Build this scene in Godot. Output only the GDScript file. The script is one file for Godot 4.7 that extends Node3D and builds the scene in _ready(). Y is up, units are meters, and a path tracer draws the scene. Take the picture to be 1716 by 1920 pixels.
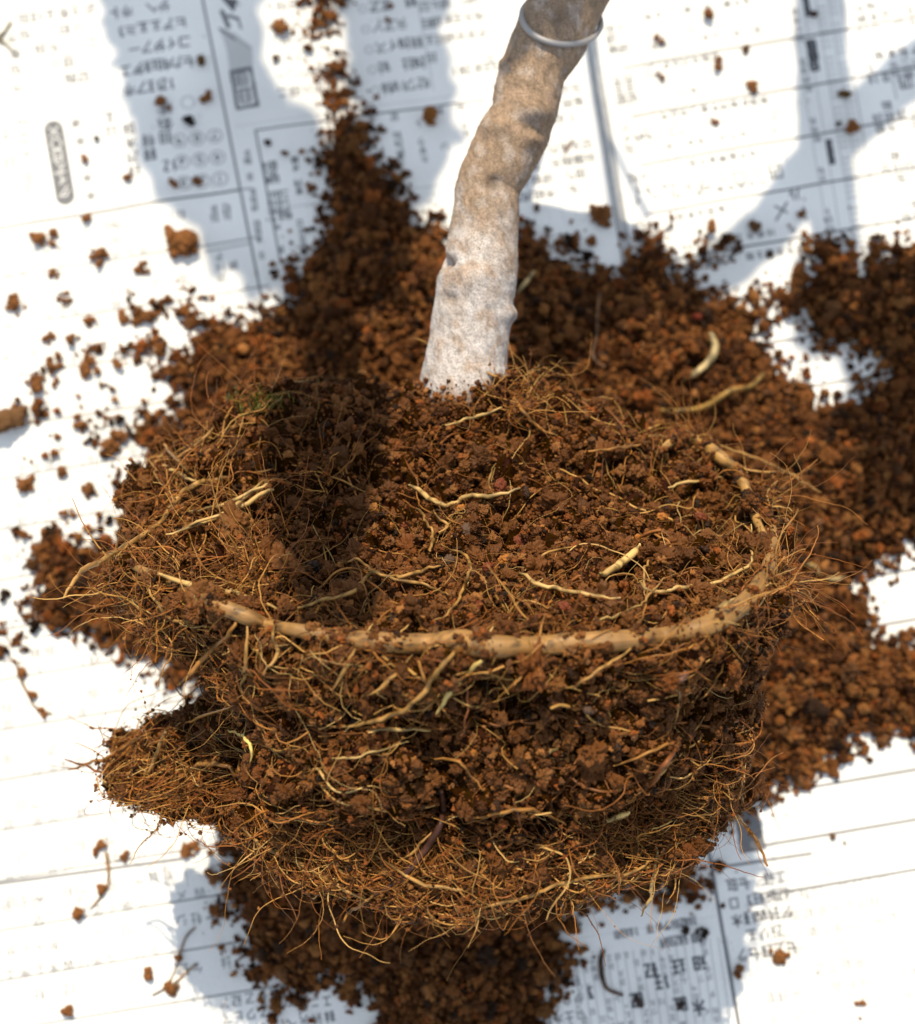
extends Node3D
# An uprooted young tree held over newspaper, its soil falling off the root ball.

const TILT := deg_to_rad(12.0)      # camera, away from straight down
const DIST := 0.58                  # camera to the paper along the view axis
const TH := 0.349                   # half height of the view at distance 1
const HB := 0.082                   # height of the root ball
const EL := deg_to_rad(34.0)        # elevation of the ball's axis
const FOCUS := 0.425
var cam_at := Vector3(0, cos(TILT), sin(TILT)) * DIST
var fw := Vector3(0, -cos(TILT), -sin(TILT))
var up := Vector3(0, sin(TILT), -cos(TILT))
var sun_dir := Vector3(-0.08, 0.83, -0.54).normalized()   # towards the sun
var rng := RandomNumberGenerator.new()
var nz := FastNoiseLite.new()
var names := {}
var M := {}

# ---------- small helpers ----------
func at(px: float, py: float, d: float) -> Vector3:
	return cam_at + (fw + Vector3.RIGHT * ((px - 858.0) / 960.0 * TH) + up * ((960.0 - py) / 960.0 * TH)) * d

func gp(px: float, py: float, h := 0.0) -> Vector3:
	var r := at(px, py, 1.0) - cam_at
	return cam_at + r * ((h - cam_at.y) / r.y)

func proj(p: Vector3) -> Vector3:
	var r := p - cam_at
	var d := r.dot(fw)
	return Vector3(858.0 + r.x / d / TH * 960.0, 960.0 - r.dot(up) / d / TH * 960.0, d)

func rf(a: float, b: float) -> float:
	return rng.randf_range(a, b)

func numbered(parent: Node, called: String) -> String:
	var key := str(parent.get_instance_id()) + called
	var n: int = names.get(key, 0)
	names[key] = n + 1
	return called if n == 0 else "%s_%03d" % [called, n]

func put(o: Node3D, called: String, parent: Node = self) -> Node3D:
	o.name = numbered(parent, called)
	parent.add_child(o, true)
	return o

func tag(o: Node3D, label := "", category := "", group := "", kind := "") -> Node3D:
	if label: o.set_meta("label", label)
	if category: o.set_meta("category", category)
	if group: o.set_meta("group", group)
	if kind: o.set_meta("kind", kind)
	return o

func mesh_of(a: Dictionary, mat: Material) -> ArrayMesh:
	var arr := []
	arr.resize(Mesh.ARRAY_MAX)
	arr[Mesh.ARRAY_VERTEX] = a.v
	arr[Mesh.ARRAY_NORMAL] = a.n
	if a.c.size() == a.v.size(): arr[Mesh.ARRAY_COLOR] = a.c
	if a.u.size() == a.v.size(): arr[Mesh.ARRAY_TEX_UV] = a.u
	arr[Mesh.ARRAY_INDEX] = a.i
	var m := ArrayMesh.new()
	m.add_surface_from_arrays(Mesh.PRIMITIVE_TRIANGLES, arr)
	m.surface_set_material(0, mat)
	return m

func buf() -> Dictionary:
	return {"v": PackedVector3Array(), "n": PackedVector3Array(), "c": PackedColorArray(), "u": PackedVector2Array(), "i": PackedInt32Array()}

func show_mesh(a: Dictionary, mat: Material, called: String, parent: Node = self) -> MeshInstance3D:
	var o := MeshInstance3D.new()
	o.mesh = mesh_of(a, mat)
	return put(o, called, parent) as MeshInstance3D

# recompute smooth normals of everything in the buffer
func smooth(a: Dictionary) -> void:
	var v: PackedVector3Array = a.v
	var ix: PackedInt32Array = a.i
	var n := PackedVector3Array()
	n.resize(v.size())
	for k in range(0, ix.size(), 3):
		var p := v[ix[k]]
		var q := (v[ix[k + 2]] - p).cross(v[ix[k + 1]] - p)
		n[ix[k]] += q
		n[ix[k + 1]] += q
		n[ix[k + 2]] += q
	for k in n.size(): n[k] = n[k].normalized()
	a.n = n

# a tapered tube along pts with radii rad; knob: relative lumpiness; col: base colour (linear)
func tube(a: Dictionary, pts: PackedVector3Array, rad: PackedFloat32Array, sides: int, col: Color, knob := 0.0, vary := 0.25, streak := 0.0, dirt := 0.0) -> void:
	var v: PackedVector3Array = a.v
	var nn: PackedVector3Array = a.n
	var cc: PackedColorArray = a.c
	var uu: PackedVector2Array = a.u
	var ii: PackedInt32Array = a.i
	var base := v.size()
	var n := pts.size()
	var side := Vector3.UP
	var along := 0.0
	for k in n:
		var t := (pts[mini(k + 1, n - 1)] - pts[maxi(k - 1, 0)]).normalized()
		if k == 0: side = t.cross(Vector3(0.31, 0.81, 0.49)).normalized()
		side = (side - t * side.dot(t)).normalized()
		var other := t.cross(side)
		if k > 0: along += pts[k].distance_to(pts[k - 1])
		var shade := 1.0 + vary * nz.get_noise_3d(pts[k].x * 9000.0, pts[k].y * 9000.0, pts[k].z * 9000.0) * 1.6
		for s in sides:
			var th := TAU * s / sides
			var d := side * cos(th) + other * sin(th)
			var r := rad[k]
			var sh := shade
			if knob > 0.0:
				var q := (pts[k] + d * r) * 5200.0
				r *= 1.0 + knob * nz.get_noise_3d(q.x, q.y, q.z)
			if dirt > 0.0:
				var q2 := (pts[k] + d * r) * 11000.0
				if nz.get_noise_3d(q2.x, q2.y + 300.0, q2.z) < dirt - 0.35: sh *= 0.38
			if streak > 0.0:
				sh += streak * nz.get_noise_3d(cos(th) * 130.0, sin(th) * 130.0, along * 700.0)
			v.append(pts[k] + d * r)
			nn.append(d)
			cc.append(Color(clampf(col.r * sh, 0, 1), clampf(col.g * sh, 0, 1), clampf(col.b * sh, 0, 1)))
			uu.append(Vector2(float(s) / sides, along * 20.0))
	for k in n - 1:
		for s in sides:
			var p := base + k * sides + s
			var q := base + k * sides + (s + 1) % sides
			ii.append_array([p, p + sides, q, q, p + sides, q + sides])
	if sides > 3:
		for e in [0, n - 1]:
			var o: int = base + e * sides
			for s in range(1, sides - 1):
				if e == 0: ii.append_array([o, o + s, o + s + 1])
				else: ii.append_array([o, o + s + 1, o + s])
	a.v = v
	a.n = nn
	a.c = cc
	a.u = uu
	a.i = ii

# Catmull-Rom through control points; returns n*(k-1)+1 points
func spline(ctrl: PackedVector3Array, n: int) -> PackedVector3Array:
	var out := PackedVector3Array()
	var m := ctrl.size()
	for k in m - 1:
		var p0 := ctrl[maxi(k - 1, 0)]
		var p3 := ctrl[mini(k + 2, m - 1)]
		for j in n:
			out.append(ctrl[k].cubic_interpolate(ctrl[k + 1], p0, p3, float(j) / n))
	out.append(ctrl[m - 1])
	return out

func lerp_list(l: Array, n: int) -> PackedFloat32Array:
	var out := PackedFloat32Array()
	for k in l.size() - 1:
		for j in n: out.append(lerpf(l[k], l[k + 1], float(j) / n))
	out.append(l[-1])
	return out

var ico_v := {}
var ico_i := {}
func icosphere(level: int) -> void:
	if ico_v.has(level): return
	var g := (1.0 + sqrt(5.0)) / 2.0
	var v: Array[Vector3] = []
	for p in [Vector3(-1, g, 0), Vector3(1, g, 0), Vector3(-1, -g, 0), Vector3(1, -g, 0), Vector3(0, -1, g), Vector3(0, 1, g), Vector3(0, -1, -g), Vector3(0, 1, -g), Vector3(g, 0, -1), Vector3(g, 0, 1), Vector3(-g, 0, -1), Vector3(-g, 0, 1)]:
		v.append(p.normalized())
	var f := PackedInt32Array([0, 11, 5, 0, 5, 1, 0, 1, 7, 0, 7, 10, 0, 10, 11, 1, 5, 9, 5, 11, 4, 11, 10, 2, 10, 7, 6, 7, 1, 8, 3, 9, 4, 3, 4, 2, 3, 2, 6, 3, 6, 8, 3, 8, 9, 4, 9, 5, 2, 4, 11, 6, 2, 10, 8, 6, 7, 9, 8, 1])
	for l in level:
		var mid := {}
		var nf := PackedInt32Array()
		for k in range(0, f.size(), 3):
			var e := [0, 0, 0]
			for j in 3:
				var p := f[k + j]
				var q := f[k + (j + 1) % 3]
				var key := mini(p, q) * 100000 + maxi(p, q)
				if not mid.has(key):
					mid[key] = v.size()
					v.append((v[p] + v[q]).normalized())
				e[j] = mid[key]
			nf.append_array([f[k], e[0], e[2], f[k + 1], e[1], e[0], f[k + 2], e[2], e[1], e[0], e[1], e[2]])
		f = nf
	for k in range(0, f.size(), 3):      # clockwise fronts
		var t := f[k + 1]
		f[k + 1] = f[k + 2]
		f[k + 2] = t
	ico_v[level] = v
	ico_i[level] = f

# a crumb of soil: a few overlapping lumps with fine relief, radius about 1
func crumb(level: int, lobes: int, spread: float, fine: float, stretch := Vector3.ONE, lo := 0.3, hi := 0.6) -> Dictionary:
	icosphere(level)
	var a := buf()
	var cs: Array[Vector3] = []
	var rs: Array[float] = []
	for k in lobes:
		var c := Vector3(rf(-1, 1), rf(-1, 1), rf(-1, 1)) * spread * stretch
		cs.append(c)
		rs.append(rf(lo, hi) if lobes > 1 else 0.85)
	var off := Vector3(rf(0, 900), rf(0, 900), rf(0, 900))
	var v := PackedVector3Array()
	for d: Vector3 in ico_v[level]:
		var r := 0.3
		for k in lobes:
			var b := cs[k].dot(d)
			var h := rs[k] * rs[k] - cs[k].length_squared() + b * b
			if h > 0.0: r = maxf(r, b + sqrt(h))
		var p := d * r
		var q := p * 95.0 + off
		r *= 1.0 + fine * nz.get_noise_3d(q.x, q.y, q.z) * 2.0 + fine * 1.3 * nz.get_noise_3d(q.x * 2.9, q.y * 2.9, q.z * 2.9) + fine * 0.8 * nz.get_noise_3d(q.x * 7.1, q.y * 7.1, q.z * 7.1)
		v.append(d * r * (Vector3.ONE if lobes > 1 else stretch))
	var top := 0.01
	for p in v: top = maxf(top, p.length())
	for k in v.size(): v[k] *= 1.1 / top
	a.v = v
	a.i = ico_i[level]
	smooth(a)
	return a

func scatter(parent: Node, called: String, m: Mesh, xf: Array, col: Array) -> void:
	var mm := MultiMesh.new()
	mm.transform_format = MultiMesh.TRANSFORM_3D
	mm.use_colors = true
	mm.mesh = m
	mm.instance_count = xf.size()
	for k in xf.size():
		mm.set_instance_transform(k, xf[k])
		mm.set_instance_color(k, col[k])
	var o := MultiMeshInstance3D.new()
	o.multimesh = mm
	put(o, called, parent)
	o.set_meta("kind", "stuff")

func rot() -> Basis:
	return Basis(Quaternion(Vector3(rng.randfn(), rng.randfn(), rng.randfn()).normalized(), rf(0, TAU)))

func soil_tone(wet: float) -> Color:
	var k := rng.randf()
	var c := Color(0.128, 0.047, 0.0125)
	if k < 0.14: c = Color(0.185, 0.076, 0.021)
	elif k < 0.22: c = Color(0.17, 0.05, 0.011)
	elif k < 0.46: c = Color(0.062, 0.022, 0.0065)
	elif k < 0.56: c = Color(0.024, 0.0115, 0.0055)
	elif k < 0.61: c = Color(0.11, 0.048, 0.018)
	return c * rf(0.66, 1.42) * wet

# ---------- materials ----------
func noise_image(sz: int, freq: float, oct: int, seed_: int, contrast := 1.0) -> Image:
	var f := FastNoiseLite.new()
	f.seed = seed_
	f.frequency = freq
	f.fractal_octaves = oct
	var im := f.get_seamless_image(sz, sz)
	if contrast != 1.0: im.adjust_bcs(1.0, contrast, 1.0)
	return im

func std(col: Color, rough: float, vc := false) -> StandardMaterial3D:
	var m := StandardMaterial3D.new()
	m.albedo_color = col.linear_to_srgb()
	m.roughness = rough
	m.vertex_color_use_as_albedo = vc
	return m

func make_materials() -> void:
	var bump := noise_image(256, 0.03, 5, 11)
	bump.bump_map_to_normal_map(6.0)
	var bump_t := ImageTexture.create_from_image(bump)
	var m := std(Color.WHITE, 0.44, true)             # crumbs on the ball: moist
	m.normal_enabled = true
	m.normal_texture = bump_t
	m.normal_scale = 1.5
	m.uv1_triplanar = true
	m.uv1_scale = Vector3.ONE * 1.6
	m.metallic_specular = 0.22
	M.wet = m
	m = m.duplicate()
	m.roughness = 0.85
	m.metallic_specular = 0.25
	M.dry = m
	m = std(Color.WHITE, 0.62, true)                 # ball core and heap beds
	m.normal_enabled = true
	m.normal_texture = bump_t
	m.normal_scale = 1.4
	m.uv1_triplanar = true
	m.uv1_scale = Vector3.ONE * 90.0
	m.metallic_specular = 0.1
	M.bed = m
	m = std(Color.WHITE, 0.42, true)                 # roots
	m.metallic_specular = 0.35
	M.root = m
	var streak := noise_image(256, 0.02, 4, 5)
	streak.bump_map_to_normal_map(5.0)
	m = std(Color.WHITE, 0.58, true)
	m.normal_enabled = true
	m.normal_texture = ImageTexture.create_from_image(streak)
	m.normal_scale = 0.9
	m.uv1_scale = Vector3(3, 0.9, 1)
	M.big_root = m
	var bk := noise_image(512, 0.035, 5, 21)
	bk.bump_map_to_normal_map(7.0)
	m = std(Color.WHITE, 0.82, true)
	m.normal_enabled = true
	m.normal_texture = ImageTexture.create_from_image(bk)
	m.normal_scale = 0.55
	m.uv1_triplanar = true
	m.uv1_scale = Vector3(34, 34, 34)
	var sp := noise_image(512, 0.09, 4, 31)
	sp.convert(Image.FORMAT_RGB8)
	for y in 512:
		for x in 512:
			var g := 0.66 + 0.9 * (sp.get_pixel(x, y).r - 0.3)
			sp.set_pixel(x, y, Color(minf(g, 1), minf(g, 1), minf(g, 1)))
	m.albedo_texture = ImageTexture.create_from_image(sp)
	M.bark = m
	M.wire = std(Color(0.30, 0.28, 0.27), 0.55)
	M.wire.metallic = 0.35
	m = std(Color(0.07, 0.13, 0.03), 0.6)
	m.backlight_enabled = true
	m.backlight = Color(0.2, 0.3, 0.05)
	M.unseen_leaf = m
	M.stone = std(Color(0.32, 0.31, 0.29), 0.9)
	var st := noise_image(512, 0.02, 6, 8, 0.35)
	M.stone.albedo_texture = ImageTexture.create_from_image(st)
	M.stone.uv1_triplanar = true
	M.stone.uv1_world_triplanar = true
	M.stone.uv1_scale = Vector3.ONE * 3.0

# ---------- camera, sky, sun ----------
func camera_and_light() -> void:
	var c := Camera3D.new()
	c.name = "camera"
	add_child(c)
	var ca := CameraAttributesPhysical.new()
	ca.frustum_focal_length = 12.0 / TH
	ca.frustum_near = 0.02
	ca.frustum_far = 60.0
	ca.frustum_focus_distance = FOCUS
	ca.exposure_aperture = 6.0
	c.attributes = ca
	c.fov = rad_to_deg(2.0 * atan(TH))
	c.near = 0.02
	c.far = 60.0
	c.look_at_from_position(cam_at, cam_at + fw, Vector3(0, 0, -1))
	c.current = true
	var e := Environment.new()
	e.background_mode = Environment.BG_SKY
	var sm := ProceduralSkyMaterial.new()
	sm.sky_top_color = Color(0.65, 0.69, 0.745)
	sm.sky_horizon_color = Color(0.78, 0.83, 0.88)
	sm.sky_curve = 0.12
	sm.ground_bottom_color = Color(0.30, 0.28, 0.26)
	sm.ground_horizon_color = Color(0.55, 0.55, 0.53)
	sm.sky_energy_multiplier = 1.2
	e.sky = Sky.new()
	e.sky.sky_material = sm
	e.tonemap_mode = Environment.TONE_MAPPER_LINEAR
	e.tonemap_exposure = 1.38
	e.sdfgi_enabled = true
	e.ssao_enabled = true
	e.ssil_enabled = true
	var w := WorldEnvironment.new()
	w.name = "world"
	w.environment = e
	add_child(w)
	var s := DirectionalLight3D.new()
	s.name = "sun"
	s.light_color = Color(1.0, 0.94, 0.83)
	s.light_energy = 1.38
	s.light_angular_distance = 0.5
	s.shadow_enabled = true
	add_child(s)
	s.look_at_from_position(sun_dir * 5.0, Vector3.ZERO, Vector3(0, 0, -1))

# ---------- the newspaper and its print ----------
const TS := 2048
const PL := 0.548
var ink := PackedFloat32Array()
var pc := Vector3.ZERO
var prow := Vector3.RIGHT
var pcol := Vector3.BACK
const GLYPHS := {
	"ア": "1181 8154 4334 3529", "イ": "7125 5359", "ウ": "5053 2282 2225 8276 7649", "エ": "2171 5158 1888", "オ": "1383 6069 6317", "カ": "1282 8278 7868 4019", "キ": "1383 1585 4069", "ク": "4115 3181 8129", "ケ": "3014 2383 6338", "コ": "2181 8188 1888",
	"サ": "1383 3036 7075 7529", "シ": "2132 1435 2988 8892", "ス": "1181 8118 5589", "セ": "1484 8475 3038 3888", "ソ": "1134 8129", "タ": "3015 2181 8119 3365", "テ": "2171 1484 5429", "ト": "3039 3476", "ナ": "1383 5054 5419", "ニ": "2272 1888",
	"ハ": "3118 6188", "ヒ": "2128 2888 2474", "フ": "1181 8129", "ヘ": "1431 3188", "ホ": "1282 5059 3416 7486", "マ": "1181 8145 3568", "ミ": "2173 2475 1788", "ム": "4118 1888 6589", "メ": "8119 2478", "ヤ": "1383 8365 3059",
	"ラ": "2171 1383 8339", "リ": "2126 7175 7539", "ル": "3135 3519 6168 6885", "レ": "2129 2985", "ロ": "2181 8188 8828 2821", "ワ": "2124 2181 8185 8539", "ン": "1233 1989 8983", "ー": "1585", "ズ": "1161 6118 4579 7080 8191",
	"日": "2181 8189 8929 2921 2585", "田": "1181 8189 8919 1911 1585 5159", "木": "1383 5059 5318 5388", "大": "1383 5053 5319 5389", "三": "2272 2575 1989", "国": "1181 8189 8919 1911 3272 3575 3878 5258", "四": "1181 8189 8919 1911 4145 4537 6166 6676", "山": "5059 2329 2989 8983", "一": "1585", "中": "5059 2282 8286 8626 2622",
	"B": "2129 2181 8174 2474 7489 8929", "O": "3061 6183 8386 8669 6939 3916 1613 1331", "X": "1189 8119",
	"1": "5059", "2": "2272 7275 7529 2979", "3": "2181 8185 3585 8589 8929", "4": "6069 6016 1686", "5": "7121 2125 2575 7579 7929", "6": "7125 2529 2979 7975 7525", "7": "1181 8139", "8": "2171 7179 7929 2921 2575", "9": "7521 2171 7179 2575"}
const RADICALS := ["1181 1585 5159 1989", "2181 8189 8929 2921 2585", "1383 5059 5318 5388", "5059 2484 1989", "2171 1484 5429 5489", "1181 3139 6169 1585", "3114 2383 6069 1686", "1282 8289 1249 4589", "1181 8119 1989 4474", "2262 4249 2666 1989", "1131 3338 1838 1136"]

func tex(px: float, py: float) -> Vector2:
	var r := gp(px, py) - pc
	return Vector2((r.dot(prow) / PL + 0.5) * TS, (r.dot(pcol) / PL + 0.5) * TS)

func stamp(p: Vector2, q: Vector2, w: float, dark: float) -> void:
	var x0 := maxi(int(minf(p.x, q.x) - w - 1.0), 0)
	var x1 := mini(int(maxf(p.x, q.x) + w + 2.0), TS - 1)
	var y0 := maxi(int(minf(p.y, q.y) - w - 1.0), 0)
	var y1 := mini(int(maxf(p.y, q.y) + w + 2.0), TS - 1)
	var d := q - p
	var l2 := maxf(d.length_squared(), 1e-6)
	var long := sqrt(l2)
	for y in range(y0, y1 + 1):
		for x in range(x0, x1 + 1):
			var t := clampf((Vector2(x, y) - p).dot(d) / l2, 0.0, 1.0)
			var k := clampf(w * 0.5 + 0.5 - Vector2(x, y).distance_to(p + d * t), 0.0, 1.0) * dark
			var n := y * TS + x
			if dark > 0.0:
				if k > ink[n]: ink[n] = k
			elif k < 0.0:
				ink[n] = maxf(0.0, ink[n] + k)

# a rule from pixel to pixel, cut in short pieces
func rule(ax: float, ay: float, bx: float, by: float, w: float, dark: float) -> void:
	var p := tex(ax, ay)
	var q := tex(bx, by)
	var n := maxi(1, int(p.distance_to(q) / 14.0))
	for k in n: stamp(p.lerp(q, float(k) / n), p.lerp(q, float(k + 1) / n), w * 0.8, dark)

# one character standing upside down at texel c
func glyph(strokes: String, c: Vector2, size: float, w: float, dark: float, sx := 1.0, ox := 0.0) -> void:
	for s in strokes.split(" ", false):
		for k in range(0, s.length() - 3, 2):
			var a := Vector2(float(s.substr(k, 1)) * sx + ox - 4.5, float(s.substr(k + 1, 1)) - 4.5)
			var b := Vector2(float(s.substr(k + 2, 1)) * sx + ox - 4.5, float(s.substr(k + 3, 1)) - 4.5)
			stamp(c - a * size / 9.0, c - b * size / 9.0, w * (1.3 if dark > 0.0 else 1.0), minf(dark * 1.2, 1.0))

func any_char(c: Vector2, size: float, w: float, dark: float, dense: float) -> void:
	if rng.randf() < dense:
		if rng.randf() < 0.7:
			glyph(RADICALS[rng.randi() % RADICALS.size()], c, size, w, dark, 0.45, 0.0)
			glyph(RADICALS[rng.randi() % RADICALS.size()], c, size, w, dark, 0.5, 4.5)
		else:
			glyph(RADICALS[rng.randi() % RADICALS.size()], c, size, w, dark)
	else:
		var ks := GLYPHS.keys()
		glyph(GLYPHS[ks[rng.randi() % 38]], c, size, w, dark)

func say(text: String, px: float, py: float, dx: float, dy: float, size: float, w: float, dark: float) -> void:
	for k in text.length():
		if GLYPHS.has(text[k]): glyph(GLYPHS[text[k]], tex(px + dx * k, py + dy * k), size * 0.8, w, dark)

# a block of set type: rows along the paper's rows, from a pixel, cols x rows with pitches in pixels
func block(px: float, py: float, cols: int, rows: int, cp: float, rp: float, size: float, w: float, dark: float, dense := 0.5, fill := 0.92) -> void:
	var o := tex(px, py)
	for r in rows:
		var stop := cols if rng.randf() < 0.7 else int(cols * rf(0.5, 1.0))
		for c in cols:
			if c < stop and rng.randf() < fill:
				any_char(o + Vector2(c * cp, r * rp) * 0.8 + Vector2(rf(-0.4, 0.4), rf(-0.4, 0.4)), size * 0.8, w, dark * rf(0.8, 1.1), dense)

func ring(px: float, py: float, r: float, w: float, dark: float) -> void:
	var c := tex(px, py)
	for k in 16:
		stamp(c + Vector2.from_angle(TAU * k / 16) * r * 0.8, c + Vector2.from_angle(TAU * (k + 1) / 16) * r * 0.8, w, dark)

func fill_quad(pts: Array, dark: float) -> void:
	var poly := PackedVector2Array()
	for p: Vector2 in pts: poly.append(tex(p.x, p.y))
	var lo := poly[0]
	var hi := poly[0]
	for p in poly:
		lo = lo.min(p)
		hi = hi.max(p)
	for y in range(maxi(0, int(lo.y)), mini(TS - 1, int(hi.y) + 1)):
		for x in range(maxi(0, int(lo.x)), mini(TS - 1, int(hi.x) + 1)):
			if Geometry2D.is_point_in_polygon(Vector2(x, y), poly): ink[y * TS + x] = maxf(dark, 0.0)

func print_page() -> ImageTexture:
	ink.resize(TS * TS)
	# the ruled rows of the programme columns
	for k in range(-1, 17):
		var y := 428.0 + 94.0 * k
		if y > 420.0: rule(-60, y + 10.0, minf(470.0 + 17.0 * k, 900.0), y - 0.163 * (470.0 + 17.0 * k), 3.0, 0.62)
		rule(1126 + 16.0 * k + 60.0, y - 20.0 - 0.17 * (1126.0 + 16.0 * k) , 1800, y - 20.0 - 0.17 * 1740.0, 4.2, 0.8)
	for k in range(10, 17):
		rule(-60, 428.0 + 94.0 * k + 10.0, 1340, 428.0 + 94.0 * k - 0.16 * 1340.0 , 1.2, 0.16)
	rule(374, -30, 492, 570, 4.5, 0.72)
	rule(492, 570, 640, 1320, 4.0, 0.6)
	rule(-20, 18, 44, 4, 2.0, 0.5)
	rule(-20, 431, 446, 355, 4.6, 0.8)
	rule(385, 470, 468, 455, 2.6, 0.6)
	# the boxed advertisement in the middle
	rule(478, 243, 906, 187, 3.6, 0.75)
	rule(478, 243, 526, 492, 3.6, 0.75)
	rule(902, 189, 925, 290, 2.2, 0.5)
	rule(526, 492, 590, 480, 3.0, 0.6)
	rule(500, 396, 600, 378, 1.4, 0.45)
	rule(620, 372, 860, 342, 1.4, 0.4)
	rule(440, 236, 900, 172, 1.4, 0.25)
	for c in 3:
		block(552 - c * 27, 300 + c * 5, 2 if c == 2 else 1, 8, 15, 16, 14, 1.6, 0.72, 0.8)
	block(560, 402, 1, 5, 15, 16, 13, 1.4, 0.6, 0.7)
	block(520, 425, 1, 4, 15, 16, 13, 1.4, 0.6, 0.7)
	for c in 6: block(655 + c * 42, 232 - c * 6, 1, 6, 15, 19, 15, 1.4, 0.55, 0.6)
	block(460, 272, 1, 15, 16, 16.5, 13, 1.5, 0.6, 0.7)
	# the tall column of the upper left page
	for r in 5: block(215 + r * 7, 26 + r * 36, 6 if r < 4 else 4, 1, 25, 30, 24, 2.2, 0.68, 0.35)
	block(20, 40, 7, 5, 26, 36, 22, 2.0, 0.62, 0.5, 0.7)
	for c in 4: block(205 + c * 33, 222 - c * 5, 1, 5, 30, 30, 24, 2.2, 0.62, 0.85)
	block(312, 205, 1, 2, 30, 32, 22, 2.0, 0.6, 0.85)
	for r in 3:
		for c in 3:
			var x := 336.0 + c * 33.0 + r * 5.0
			var y := 264.0 - c * 5.0 + r * 40.0
			ring(x, y, 14, 1.8, 0.55)
			say(str(9 - r * 3 - c), x, y, 0, 0, 14, 1.8, 0.6)
	ring(352, 192, 13, 1.6, 0.5)
	for p in [[142, 230], [150, 264], [158, 300], [163, 333], [170, 367]]:
		var c := tex(p[0], p[1])
		for k in 5: stamp(c, c + Vector2.from_angle(TAU * k / 5 + 0.3) * 7.5, 3.2, 0.72)
	# the round-ended heading
	var a := tex(100, 242)
	var b := tex(122, 368)
	for k in 40: stamp(a.lerp(b, k / 40.0), a.lerp(b, (k + 1) / 40.0), 29.0, 0.72)
	var head := "XOBズイク"
	for k in 6:
		var c := a.lerp(b, (k + 0.25) / 5.7)
		glyph(GLYPHS[head[k]], c, 19.0, 1.7, -0.8)
	for c in 2: block(10 + c * 34, 232 + c * 4, 1, 6, 30, 28, 24, 2.0, 0.5, 0.35)
	for c in 6: block(20 + c * 60, 452 - c * 9, 2, 1, 20, 20, 17, 1.5, 0.4, 0.6)
	block(400, 392, 2, 2, 24, 18, 16, 1.6, 0.55, 0.6)
	block(410, 480, 2, 3, 24, 22, 16, 1.6, 0.5, 0.6)
	# the small emblem and the framed word beside it
	fill_quad([Vector2(411, 52), Vector2(440, 62), Vector2(472, 88), Vector2(474, 124), Vector2(430, 132), Vector2(424, 92)], 0.24)
	fill_quad([Vector2(412, -6), Vector2(446, 0), Vector2(438, 24)], 0.85)
	for s in [[416, 22, 428, 50, 9], [428, 30, 446, 36, 7], [446, 36, 452, 54, 4], [412, 54, 440, 74, 5], [440, 74, 470, 92, 2.5]]: rule(s[0], s[1], s[2], s[3], s[4], 0.75 if s[4] > 3 else 0.5)
	fill_quad([Vector2(429, 132), Vector2(472, 124), Vector2(486, 198), Vector2(442, 206)], 0.8)
	fill_quad([Vector2(436, 138), Vector2(468, 132), Vector2(479, 193), Vector2(447, 200)], 0.12)
	say("田日", 452, 150, 8, 30, 26, 2.4, 0.65)
	rule(441, 170, 472, 164, 3.0, 0.7)
	# the middle column of the top
	for r in 5:
		ring(680 + r * 6, 18 + r * 38, 8, 1.6, 0.5)
		block(702 + r * 6, 14 + r * 38, 4, 1, 24, 30, 23, 2.1, 0.62, 0.55)
	rule(782, 0, 812, 168, 1.6, 0.4)
	for r in 5: block(795 + r * 5, 12 + r * 32, 7 if r != 3 else 1, 1, 21, 30, 20, 1.9, 0.55, 0.75)
	for r in 6: block(505 + r * 5, 14 + r * 32, 4, 1, 24, 30, 22, 1.9, 0.5, 0.5)
	# the gutter between the pages
	rule(1080, -40, 1172, 520, 3.4, 0.8)
	rule(1098, -40, 1190, 520, 3.4, 0.8)
	fill_quad([Vector2(1083, -30), Vector2(1095, -30), Vector2(1187, 515), Vector2(1175, 515)], 0.32)
	rule(1089, -40, 1181, 520, 1.6, 0.6)
	# the right page
	for k in 5: rule(1130 + k * 13.0 + (30 if k > 1 else 0), -20, 1218 + k * 13.0 + (30 if k > 1 else 0), 500, 1.2, 0.28 if k else 0.1)
	for k in 5: rule(1478 + k * 24, -20, 1560 + k * 24, 500, 1.5 if k < 4 else 2.2, 0.42)
	for k in 46: rule(1528 + k * 1.75, 4 + k * 10.5, 1545 + k * 1.75, 1.5 + k * 10.5, 3.0, 0.34 if k % 9 else 0.0)
	for k in 46: rule(1552 + k * 1.75, 4 + k * 10.5, 1568 + k * 1.75, 1.5 + k * 10.5, 3.0, 0.3 if (k + 4) % 7 else 0.0)
	fill_quad([Vector2(1503, -10), Vector2(1514, -12), Vector2(1521, 30), Vector2(1510, 32)], 0.9)
	fill_quad([Vector2(1546, 262), Vector2(1558, 260), Vector2(1566, 308), Vector2(1554, 310)], 0.9)
	say("田四日", 1521, 84, 3.4, 20, 19, 3.6, 0.9)
	for r in 6: block(1490 + r * 15, 22 + r * 94, 1, 4, 15, 19, 14, 1.5, 0.5, 0.8)
	say("ヘムトラーロ一四", 1222, 362, 33, -5.6, 31, 2.4, 0.5)
	say("ヤワ", 1213, 250, 56, -9, 34, 2.4, 0.5)
	say("ヒネス", 1330, 232, 62, -10, 30, 2.0, 0.4)
	say("メ", 1465, 398, 0, 0, 36, 2.6, 0.6)
	say("ルト", 1490, 365, 14, 36, 26, 2.2, 0.6)
	say("ワメ", 1224, 130, 60, -10, 30, 2.0, 0.4)
	say("ラミ", 1235, 64, 60, -10, 28, 2.0, 0.36)
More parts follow.
